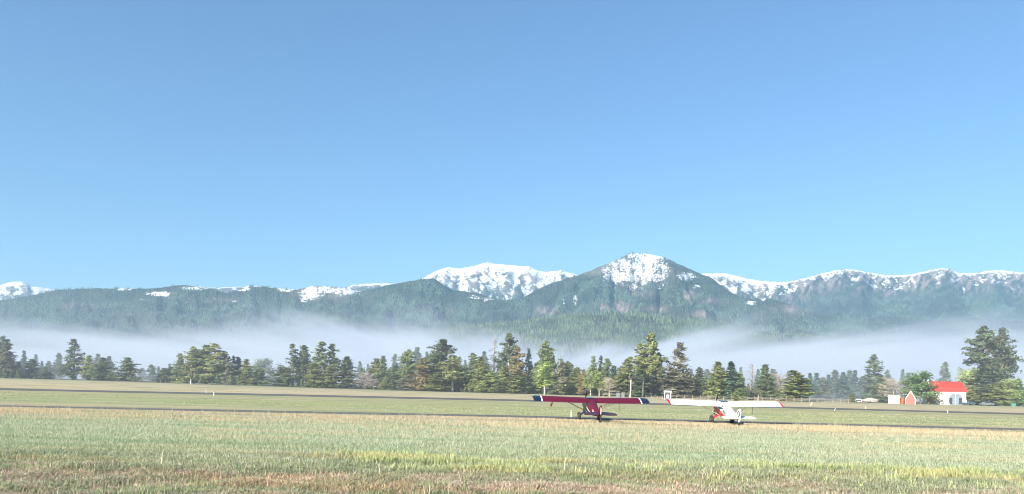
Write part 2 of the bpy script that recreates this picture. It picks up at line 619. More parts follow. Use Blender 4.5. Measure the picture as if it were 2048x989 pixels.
def forest(name, src, density, hmin, hmax, mat, tree_top_cut, label, seed):
    """a far-off wood: thousands of small conifers standing on a mountainside, one mass"""
    r = np.random.default_rng(seed)
    X, Y, Z, S, sn, rk = ranges[src]
    ang = (Z - CAM_H) / Y
    run = np.maximum.accumulate(ang, axis=1)
    vis = (ang + 26.0 / Y) >= run
    dx = X[1:, :-1] - X[:-1, :-1]
    dy = Y[:-1, 1:] - Y[:-1, :-1]
    prob = dx * dy * density * vis[:-1, :-1]
    snow_e = sstep(0.05, 0.5, sn[:-1, :-1])
    prob = prob * (1 - 0.62 * snow_e) * (1 - 0.85 * sstep(0.25, 0.7, rk[:-1, :-1]))
    prob = prob * (0.22 + 1.5 * sstep(0.38, 0.6, fbm(X[:-1, :-1] * 0.006, Y[:-1, :-1] * 0.004, seed, 4)))
    prob = prob * (1 - 0.65 * sstep(0.95, 0.99, S[:-1, :-1]))
    prob = np.where(S[:-1, :-1] > 1.02, 0, prob)
    prob = np.where(S[:-1, :-1] < 0.03, 0, prob)
    if tree_top_cut is not None:
        prob = prob * tree_top_cut(X[:-1, :-1], Y[:-1, :-1], Z[:-1, :-1], S[:-1, :-1])
    cnt = r.poisson(prob)
    idx = np.repeat(np.arange(cnt.size), cnt.ravel())
    i, j = np.unravel_index(idx, cnt.shape)
    a, b = r.random(len(idx)), r.random(len(idx))

    def bil(Q):
        return (Q[i, j] * (1 - a) + Q[i + 1, j] * a) * (1 - b) + (Q[i, j + 1] * (1 - a) + Q[i + 1, j + 1] * a) * b
    x, y, z = bil(X), bil(Y), bil(Z)
    n = len(x)
    h = hmin + (hmax - hmin) * r.random(n) ** 1.3
    w = h * (0.13 + 0.08 * r.random(n))
    rot = r.random(n) * 6.28
    k = 5
    ringt = np.arange(k) * 2 * math.pi / k
    V = np.zeros((n, 2 * (k + 1), 3), np.float32)
    for t, (zb, zt, wf) in enumerate(((0.02, 0.62, 1.0), (0.38, 1.0, 0.66))):
        o = t * (k + 1)
        V[:, o:o + k, 0] = x[:, None] + (w * wf)[:, None] * np.cos(ringt[None] + rot[:, None] + t) * (0.75 + 0.5 * r.random((n, k)))
        V[:, o:o + k, 1] = y[:, None] + (w * wf)[:, None] * np.sin(ringt[None] + rot[:, None] + t)
        V[:, o:o + k, 2] = (z + h * zb)[:, None] + h[:, None] * 0.06 * r.random((n, k))
        V[:, o + k, 0] = x + w * 0.15 * (r.random(n) - 0.5)
        V[:, o + k, 1] = y
        V[:, o + k, 2] = z + h * zt
    base = np.array([[q, (q + 1) % k, k] for q in range(k)] + [[k + 1 + q, k + 1 + (q + 1) % k, 2 * k + 1] for q in range(k)])
    F = (base[None] + (np.arange(n) * 2 * (k + 1))[:, None, None]).reshape(-1, 3)
    me = mesh_np(name, V.reshape(-1, 3), F)
    print('FOREST', name, n)
    return tag(link(name, me, mat), label, 'forest', kind='stuff')


M_FOREST = foliage('far_conifers', (.026, .052, .036), (.12, .175, .105), 0.0, 0.7, 0.006)
M_FOREST2 = foliage('foothill_conifers', (.034, .064, .036), (.125, .17, .082), 0.0, 0.6, 0.012)


def near_sky(sky, lo):
    s_ = np.array(sky)

    def f(X, Y, Z, S):
        PX, PY = project(X, Y, Z)
        q = PY - np.interp(PX, s_[:, 0], s_[:, 1])
        return np.where(q < lo, 0.35 + 0.65 * sstep(0, lo, q), 1.0)
    return f


def c_cut(X, Y, Z, S):
    PX, PY = project(X, Y, Z)
    top = np.interp(PX, sky_c[:, 0], sky_c[:, 1])
    band = np.interp(PX, [a for a, b in C_BAND], [b for a, b in C_BAND])
    q = (PY - top) / band
    return 0.20 + 0.80 * sstep(0.7, 1.15, q)


forest('mountain_forest', 'forested_mountains', 1 / 110.0, 10, 21, M_FOREST, None, 'dark blue-green conifer forest covering the mountainsides above the mist', 5)
forest('high_forest', 'snowy_mountains', 1 / 170.0, 9, 19, M_FOREST, c_cut, 'sparse dark conifers scattered below and among the high snowfields', 6)
forest('foothill_forest', 'foothills', 1 / 110.0, 12, 24, M_FOREST2, None, 'green conifer forest on the low hills just above the mist', 8)


# ------------------------------------------------------------------ valley mist
def volume_mat(name, color, density, aniso=0.0):
    m = bpy.data.materials.new(name)
    m.use_nodes = True
    n = m.node_tree
    n.nodes.clear()
    o = n.nodes.new('ShaderNodeOutputMaterial')
    v = n.nodes.new('ShaderNodeVolumePrincipled')
    v.inputs['Color'].default_value = (*color, 1)
    v.inputs['Density'].default_value = density
    v.inputs['Anisotropy'].default_value = aniso
    n.links.new(v.outputs[0], o.inputs['Volume'])
    return m


def mist_bank(name, d0, d1, tc, tops, mat, seed, rough, label, sharp=1.5):
    """closed body of fog: rolling top that thins out to the front and the back; tops = (px, py) of its crest"""
    uv = np.array([ray(a, b) for a, b in tops])
    us = np.linspace(uv[0, 0], uv[-1, 0], 260)
    v = np.interp(us, uv[:, 0], uv[:, 1])
    dm = d0 + (d1 - d0) * tc
    H = np.maximum(CAM_H + v * dm, 0.5)
    ts = np.linspace(0, 1, 34)
    T, U = np.meshgrid(ts, us)
    D = d0 + (d1 - d0) * T
    q = np.where(T < tc, 1 - T / tc, (T - tc) / (1 - tc))
    shape = np.clip(1 - q, 0, 1) ** sharp
    px = U * FPX
    n1 = fbm(px * 0.012, T * 3.0 + seed, seed, 5, 0.6)
    n2 = fbm(px * 0.05, T * 9.0 + seed, seed + 3, 4, 0.6)
    Z = H[:, None] * shape * (1 + rough * 1.6 * (n1 - 0.5) + rough * 0.8 * (n2 - 0.5))
    edge = sstep(0, 0.03, (U - us[0]) / (us[-1] - us[0])) * sstep(0, 0.03, (us[-1] - U) / (us[-1] - us[0]))
    Z = np.maximum(Z * edge, 0.0) + 0.05
    X = U * D
    nu, ns = X.shape
    top = np.stack([X.ravel(), D.ravel(), Z.ravel()], 1)
    bot = top.copy()
    bot[:, 2] = -0.6
    i, j = np.meshgrid(np.arange(nu - 1), np.arange(ns - 1), indexing='ij')
    a = (i * ns + j).ravel()
    F = np.stack([a, a + ns, a + ns + 1, a + 1], 1)
    N = nu * ns
    Fb = F[:, ::-1] + N
    e = []
    for k in range(ns - 1):
        e += [(k + 1, k, k + N, k + 1 + N), ((nu - 1) * ns + k, (nu - 1) * ns + k + 1, (nu - 1) * ns + k + 1 + N, (nu - 1) * ns + k + N)]
    for k in range(nu - 1):
        e += [(k * ns, (k + 1) * ns, (k + 1) * ns + N, k * ns + N), ((k + 1) * ns + ns - 1, k * ns + ns - 1, k * ns + ns - 1 + N, (k + 1) * ns + ns - 1 + N)]
    me = mesh_np(name, np.concatenate([top, bot]), np.concatenate([F, Fb, np.array(e)]))
    o = link(name, me, mat)
    return tag(o, label, 'mist', kind='stuff')


MIST_C = (.70, .765, .88)


def mist_field(name, color, density, crest, ymid, lo, hi, swirl, nscale):
    """fog whose top follows a crest line (x, height) and frays out with noise"""
    m = volume_mat(name, color, density)
    n = m.node_tree
    v = [k for k in n.nodes if k.type == 'PRINCIPLED_VOLUME'][0]
    g = n.nodes.new('ShaderNodeNewGeometry')
    sep = n.nodes.new('ShaderNodeSeparateXYZ')
    n.links.new(g.outputs['Position'], sep.inputs[0])
    nz = noise(n, 1.0, 4, g.outputs['Position'], 0.62, nscale)
    # wander of the crest line
    wob = n.nodes.new('ShaderNodeMath')
    wob.operation = 'MULTIPLY_ADD'
    n.links.new(nz, wob.inputs[0])
    wob.inputs[1].default_value = 90.0
    n.links.new(sep.outputs[0], wob.inputs[2])
    x0, x1 = crest[0][0], crest[-1][0]
    hmax = max(h for _, h in crest) * 1.02
    mr = n.nodes.new('ShaderNodeMapRange')
    mr.inputs[1].default_value, mr.inputs[2].default_value = x0, x1
    n.links.new(wob.outputs[0], mr.inputs[0])
    fc = n.nodes.new('ShaderNodeFloatCurve')
    cv = fc.mapping.curves[0]
    for k, (x, h) in enumerate(crest):
        p = ((x - x0) / (x1 - x0), h / hmax)
        if k == 0:
            cv.points[0].location = p
        elif k == len(crest) - 1:
            cv.points[-1].location = p
        else:
            cv.points.new(*p)
    fc.mapping.update()
    n.links.new(mr.outputs[0], fc.inputs[1])
    H = n.nodes.new('ShaderNodeMath')
    H.operation = 'MULTIPLY'
    n.links.new(fc.outputs[0], H.inputs[0])
    H.inputs[1].default_value = hmax
    # relative height, frayed
    rel = n.nodes.new('ShaderNodeMath')
    rel.operation = 'DIVIDE'
    n.links.new(sep.outputs[2], rel.inputs[0])
    n.links.new(H.outputs[0], rel.inputs[1])
    fr = n.nodes.new('ShaderNodeMath')
    fr.operation = 'MULTIPLY_ADD'
    n.links.new(nz, fr.inputs[0])
    fr.inputs[1].default_value = swirl
    n.links.new(rel.outputs[0], fr.inputs[2])
    f = rampf(n, fr.outputs[0], hi + swirl * .5, lo + swirl * .5)
    d = n.nodes.new('ShaderNodeMath')
    d.operation = 'MULTIPLY'
    n.links.new(f, d.inputs[0])
    # denser and thinner streaks inside the bank
    inner = rampf(n, noise(n, 1.0, 5, g.outputs['Position'], 0.6, tuple(k * q for k, q in zip(nscale, (1.7, 1.2, 2.4)))), 0.34, 0.66)
    mr2 = n.nodes.new('ShaderNodeMapRange')
    mr2.inputs[3].default_value, mr2.inputs[4].default_value = density * 0.25, density * 1.75
    n.links.new(inner, mr2.inputs[0])
    n.links.new(mr2.outputs[0], d.inputs[1])
    n.links.new(d.outputs[0], v.inputs['Density'])
    return m


def crest_of(tops, ymid):
    out = []
    for px, py in tops:
        u, v = ray(px, py)
        out.append((u * ymid, max(CAM_H + v * ymid, 3.0)))
    return out


gh_ = MB().box(-700, 700, 195, 715, -.55, 32).build('ground_mist', volume_mat('ground_mist_air', MIST_C, 0.0009))
tag(gh_, 'thin veil of ground mist hanging over the tree line', 'mist', kind='stuff')
mist_bank('low_mist', 300, 760, 0.62, [(-260, 735), (0, 735), (150, 728), (300, 722), (450, 735), (540, 730), (620, 745), (720, 738), (800, 745), (1000, 755), (1200, 760), (1330, 765), (1420, 762), (1520, 752), (1620, 745),
          (1720, 738), (1850, 745), (1950, 748), (2048, 748), (2300, 750)], volume_mat('low_mist_air', MIST_C, 0.0026), 51, 0.35, 'thin pale mist drifting at the foot of the trees beyond the field')
BANK = crest_of([(-400, 688), (-100, 688), (0, 690), (90, 698), (170, 714), (230, 696), (285, 676), (345, 684), (420, 700), (520, 696), (600, 690), (700, 684), (760, 672), (830, 668), (900, 676), (980, 692), (1060, 698),
          (1150, 711), (1230, 718), (1300, 712), (1370, 692), (1430, 684), (1520, 698), (1600, 692), (1700, 684), (1800, 676), (1880, 676), (1950, 686), (2048, 698), (2200, 692), (2450, 692)], 1050)
mb_ = MB().box(-1150, 1150, 720, 1380, -.6, max(h for _, h in BANK) * 1.35).build('mist_bank', mist_field('mist_bank_air', MIST_C, 0.0044, BANK, 1050, 0.82, 1.08, 0.95, (.012, .0010, .020)))
tag(mb_, 'long white bank of morning mist lying behind the tree line', 'mist', kind='stuff')
WISP = crest_of([(-400, 714), (0, 714), (420, 704), (520, 669), (580, 634), (640, 620), (720, 626), (800, 614), (870, 620), (940, 650), (1020, 682), (1150, 704), (1320, 704), (1390, 664), (1450, 646), (1540, 664), (1650, 654),
          (1800, 640), (1900, 650), (1990, 684), (2200, 694), (2450, 694)], 1800)
mw_ = MB().box(-1900, 1900, 1450, 2250, -.6, max(h for _, h in WISP) * 1.35).build('mist_wisps', mist_field('wisp_air', MIST_C, 0.0007, WISP, 1800, 0.60, 1.0, 1.8, (.008, .0008, .011)))
tag(mw_, 'faint wisps of mist rising up the lower mountainside', 'mist', kind='stuff')

# ------------------------------------------------------------------ trees
def blades(centres, out, size, r, aspect=0.5, flat=0.55):
    """one small leaf-clump face at each centre; out = outward direction the face roughly looks towards (or None)"""
    n = len(centres)
    if out is None:
        nrm = r.normal(size=(n, 3))
    else:
        nrm = out / (np.linalg.norm(out, axis=1)[:, None] + 1e-9) + r.normal(size=(n, 3)) * 0.55
    nrm /= np.linalg.norm(nrm, axis=1)[:, None] + 1e-9
    a = r.normal(size=(n, 3))
    a[:, 2] *= flat
    a -= (a * nrm).sum(1)[:, None] * nrm
    a /= np.linalg.norm(a, axis=1)[:, None] + 1e-9
    b = np.cross(nrm, a)
    s = (size * (0.6 + 0.8 * r.random(n)))[:, None]
    p0, p2 = centres - a * s, centres + a * s
    p1, p3 = centres + b * s * aspect, centres - b * s * aspect
    V = np.stack([p0, p1, p2, p3], 1).reshape(-1, 3)
    F = np.arange(4 * n).reshape(n, 4)
    return V, F


def tree_proto(kind, seed):
    """returns (trunk mesh, crown mesh) for a tree 1 unit tall and about 1 unit of crown width (scaled when placed)"""
    r = np.random.default_rng(seed)
    H = 20.0                                     # metres; meshes are divided by it afterwards
    wmax = {'pine': 3.6, 'ragged': 4.0, 'tall': 3.6, 'spruce': 3.3, 'aspen': 3.4, 'round': 5.2, 'bare': 4.6, 'snag': 2.6, 'bush': 7.5, 'sapling': 4.0}[kind]
    mb = MB()
    lean = r.normal() * 0.25, r.normal() * 0.25
    tops = 0.97 if kind not in ('round', 'bush', 'bare') else 0.7
    zs = np.linspace(0, tops, 7)
    pts = [(lean[0] * math.sin(z * 2.6), lean[1] * math.sin(z * 2.1 + 1) - lean[1] * math.sin(1), z * H - (0.3 if z == 0 else 0)) for z in zs]
    r0 = {'pine': .27, 'ragged': .30, 'tall': .34, 'spruce': .24, 'aspen': .17, 'round': .3, 'bare': .26, 'snag': .26, 'bush': .2, 'sapling': .15}[kind]
    mb.path(pts, [r0 * (1.25 if z == 0 else 1) * (1 - 0.88 * z / tops) for z in zs], 7)

    def trunk(z):
        i = min(int(z / tops * 6), 5)
        t = min(max((z - zs[i]) / (zs[i + 1] - zs[i]), 0), 1)
        return Vector(pts[i]).lerp(Vector(pts[i + 1]), t)
    cent, sizes = [], []
    if kind in ('pine', 'ragged', 'tall', 'spruce', 'snag', 'sapling'):
        z0 = {'pine': .04, 'ragged': .07, 'tall': .30, 'spruce': .04, 'snag': .12, 'sapling': .05}[kind]
        nb = {'pine': 150, 'ragged': 110, 'tall': 112, 'spruce': 150, 'snag': 70, 'sapling': 60}[kind]
        gaps = r.random(nb) < {'pine': .12, 'ragged': .32, 'tall': .18, 'spruce': .03, 'snag': .0, 'sapling': .05}[kind]
        side = r.random(24) * 0.75 + 0.5
        for b in range(nb):
            q = (b + r.random()) / nb
            z = z0 + (0.985 - z0) * q
            if kind == 'spruce':
                L = wmax * (1 - q) ** 1.0 * (0.8 + 0.4 * r.random())
            elif kind == 'tall':
                L = wmax * (math.sin(math.pi * min(1, 0.30 + 0.72 * q)) ** 0.7) * (0.55 + 0.6 * r.random())
            elif kind == 'snag':
                L = wmax * (1 - 0.8 * q) * (0.4 + 0.7 * r.random())
            else:
                L = wmax * (1 - q) ** 0.62 * min(1.0, 0.85 + q * 1.2) * (0.6 + 0.55 * r.random())
            L *= side[int(q * 23)]
            L = max(L, 0.3)
            az = r.random() * 2 * math.pi
            droop = {'spruce': -0.28, 'pine': 0.10, 'ragged': 0.0, 'tall': 0.22, 'snag': -0.1, 'sapling': 0.2}[kind] + r.normal() * 0.30
            p = trunk(min(z, tops))
            d = Vector((math.cos(az), math.sin(az), droop))
            e = p + d * L
            mid = p + d * (L * 0.5) + Vector((0, 0, 0.06 * L))
            mb.path([p, mid, e], [0.075 * (1 - 0.6 * q), 0.045, 0.012], 3)
            if kind == 'snag':
                for k in range(4):
                    t = 0.3 + 0.7 * r.random()
                    c = p.lerp(e, t)
                    cent.append((c.x, c.y, c.z))
                    sizes.append(0.42)
                continue
            if gaps[b]:
                continue
            ncl = max(2, int(L * 1.5 + 1.5))
            for k in range(ncl):
                t = 0.28 + 0.75 * (k + r.random()) / ncl
                c = np.array(p.lerp(e, min(t, 1.04)))
                rad = 0.72 * (0.7 + 0.5 * r.random()) * (1.0 if kind != 'spruce' else 0.8) * (1 - 0.5 * q)
                m = 10 if kind != 'spruce' else 8
                off = r.normal(size=(m, 3)) * np.array([rad, rad, rad]) * 0.55
                cent += list(c[None] + off)
                sizes += [0.26 + 0.14 * r.random()] * m
        if kind != 'snag':
            tipc = np.array(trunk(tops))
            m = 26
            cent += list(tipc[None] + r.normal(size=(m, 3)) * (np.array([0.28, 0.28, 0.6]) if kind != 'spruce' else np.array([0.12, 0.12, 0.7])) - np.array([0, 0, 0.5]))
            sizes += [0.3] * m
    elif kind in ('aspen', 'round', 'bush', 'bare'):
        zc0 = {'aspen': .2, 'round': .16, 'bush': .03, 'bare': .16}[kind]
        nb = {'aspen': 46, 'round': 60, 'bush': 46, 'bare': 90}[kind]
        for b in range(nb):
            q = (b + r.random()) / nb
            z = (zc0 + (tops - zc0) * q)
            if kind == 'aspen':
                L = wmax * (0.35 + 0.65 * math.sin(math.pi * min(1, 0.2 + 0.75 * q))) * (0.6 + 0.5 * r.random()) * (1 - 0.55 * q)
                up = 0.9
            else:
                L = wmax * (0.75 + 0.35 * r.random()) * (1.0 - 0.18 * q)
                up = -0.05 + 1.5 * q + 0.15 * r.normal()
            az = r.random() * 2 * math.pi
            p = trunk(z)
            d = Vector((math.cos(az), math.sin(az), up))
            if kind != 'aspen':
                d = d.normalized() * 1.12
                z_lim = H * 0.985
                if p.z + d.z * L > z_lim:
                    L = max((z_lim - p.z) / max(d.z, 0.1), 0.6)
            e = p + d * L
            mid = p.lerp(e, 0.5) + Vector((0, 0, 0.08 * L))
            mb.path([p, mid, e], [0.09 * (1 - 0.5 * q), 0.05, 0.015], 3)
            if kind == 'bare':
                for k in range(22):                       # fine upward twigs
                    t = 0.25 + 0.75 * r.random()
                    c = p.lerp(e, t)
                    w = Vector((r.normal(), r.normal(), 0.8 + 0.5 * r.random())).normalized() * (0.6 + 1.0 * r.random())
                    cc = c + w
                    cent.append(((c.x + cc.x) / 2, (c.y + cc.y) / 2, (c.z + cc.z) / 2))
                    sizes.append(0.55)
                continue
            ncl = max(3, int(L * 1.4))
            for k in range(ncl):
                t = 0.35 + 0.7 * (k + r.random()) / ncl
                c = np.array(p.lerp(e, min(t, 1.05)))
                m = 9 if kind == 'aspen' else 11
                off = r.normal(size=(m, 3)) * (0.42 if kind == 'aspen' else 0.6)
                cent += list(c[None] + off)
                sizes += [0.27 + 0.12 * r.random()] * m
    cent, sizes = np.array(cent), np.array(sizes)
    cent[:, 2] = np.clip(cent[:, 2], 0.02 * H, 1.0 * H)
    asp = {'snag': 0.10, 'bare': 0.07, 'aspen': 0.7, 'round': 0.7, 'bush': 0.6}.get(kind, 0.5)
    rad_ = cent * np.array([1, 1, 0])
    hint = rad_ / (np.linalg.norm(rad_, axis=1)[:, None] + .3) + np.array([0, 0, .55]) + r.normal(size=cent.shape) * .25
    V, F = blades(cent, None if kind in ('bare', 'snag') else hint, sizes, r, asp, 1.6 if kind in ('bare',) else 1.2)
    ext = np.percentile(np.abs(V[:, :2]), 96) * 2
    S = np.array([1 / ext, 1 / ext, 1 / H])
    cm = mesh_np(kind + '_crown', V * S, F)
    me = bpy.data.meshes.new(kind + '_trunk')
    me.from_pydata([(v.x * S[0], v.y * S[1], v.z * S[2]) for v in mb.v], [], mb.f)
    me.polygons.foreach_set('use_smooth', np.ones(len(me.polygons), dtype=bool))
    me.update()
    return me, cm


FOL = {
    'dark': foliage('pine_needles_dark', (.103, .142, .074), (.217, .262, .125)),
    'green': foliage('pine_needles_green', (.154, .205, .089), (.296, .342, .148)),
    'olive': foliage('pine_needles_olive', (.205, .235, .08), (.39, .41, .155)),
    'blue': foliage('spruce_needles_blue', (.080, .160, .108), (.182, .274, .177)),
    'brown': foliage('dry_brown_needles', (.22, .215, .135), (.37, .355, .225)),
    'rust': foliage('rust_orange_needles', (.319, .245, .097), (.479, .393, .171)),
    'aspen': foliage('young_aspen_leaves', (.285, .376, .125), (.467, .547, .217), 0.45),
    'leaf': foliage('broad_leaves', (.148, .251, .085), (.274, .376, .148), 0.4),
    'lime': foliage('light_green_leaves', (.274, .342, .114), (.433, .490, .194), 0.4),
    'twig': foliage('bare_twigs', (.410, .331, .239), (.593, .502, .376), 0.0),
    'grey': foliage('grey_dead_twigs', (.365, .314, .285), (.536, .467, .433), 0.0),
    'sage': foliage('sagebrush_leaves', (.342, .353, .274), (.502, .513, .410), 0.2),
    'hedge': foliage('clipped_shrub_leaves', (.085, .103, .051), (.148, .165, .085), 0.2),
}
BARK = {
    'brown': paint('pine_bark', (.17, .12, .085), 0.9, 0.25, 0.1),
    'orange': paint('ponderosa_bark', (.33, .19, .115), 0.9, 0.25, 0.1),
    'pale': paint('pale_bark', (.52, .48, .40), 0.85, 0.2, 0.1),
    'grey': paint('grey_bark', (.25, .225, .205), 0.9, 0.2, 0.1),
}
PROTO = {k: [tree_proto(k, 100 + 13 * i + sum(map(ord, k))) for i in range(n)]
         for k, n in (('pine', 9), ('ragged', 7), ('tall', 6), ('spruce', 4), ('aspen', 4), ('round', 3), ('bare', 3), ('snag', 2), ('bush', 2), ('sapling', 2))}
_used = {k: 0 for k in PROTO}
KINDNAME = {'pine': 'pine_tree', 'ragged': 'pine_tree', 'tall': 'pine_tree', 'spruce': 'spruce_tree', 'aspen': 'aspen_tree', 'round': 'broadleaf_tree', 'bare': 'bare_tree', 'snag': 'dead_tree', 'bush': 'shrub', 'sapling': 'sapling'}
CATNAME = {'bush': 'shrub', 'sapling': 'sapling'}


def tree(kind, px, top, wpx, d, fol, bark, label, group=None, base=None):
    u, v = ray(px, (top + (base or 785)) / 2)
    x = u * d
    z0 = gzs(x, d) - 0.05
    ztop = CAM_H + ray(px, top)[1] * d
    h = ztop - z0
    w = wpx * 1.08 / FPX * d
    k = _used[kind]
    _used[kind] += 1
    tm, cm = PROTO[kind][k % len(PROTO[kind])]
    o = empty(KINDNAME[kind], (x, d, z0), (k * 2.399) % 6.283)
    o.scale = (w, w, h)
    tag(o, label, CATNAME.get(kind, 'tree'), group)
    for nm, me, m in (('trunk', tm, BARK[bark]), ('crown', cm, FOL[fol])):
        if not me.materials:
            me.materials.append(m)
        c = bpy.data.objects.new(nm, me)
        COL.objects.link(c)
        c.parent = o
        c.material_slots[0].link = 'OBJECT'
        c.material_slots[0].material = m
    return o


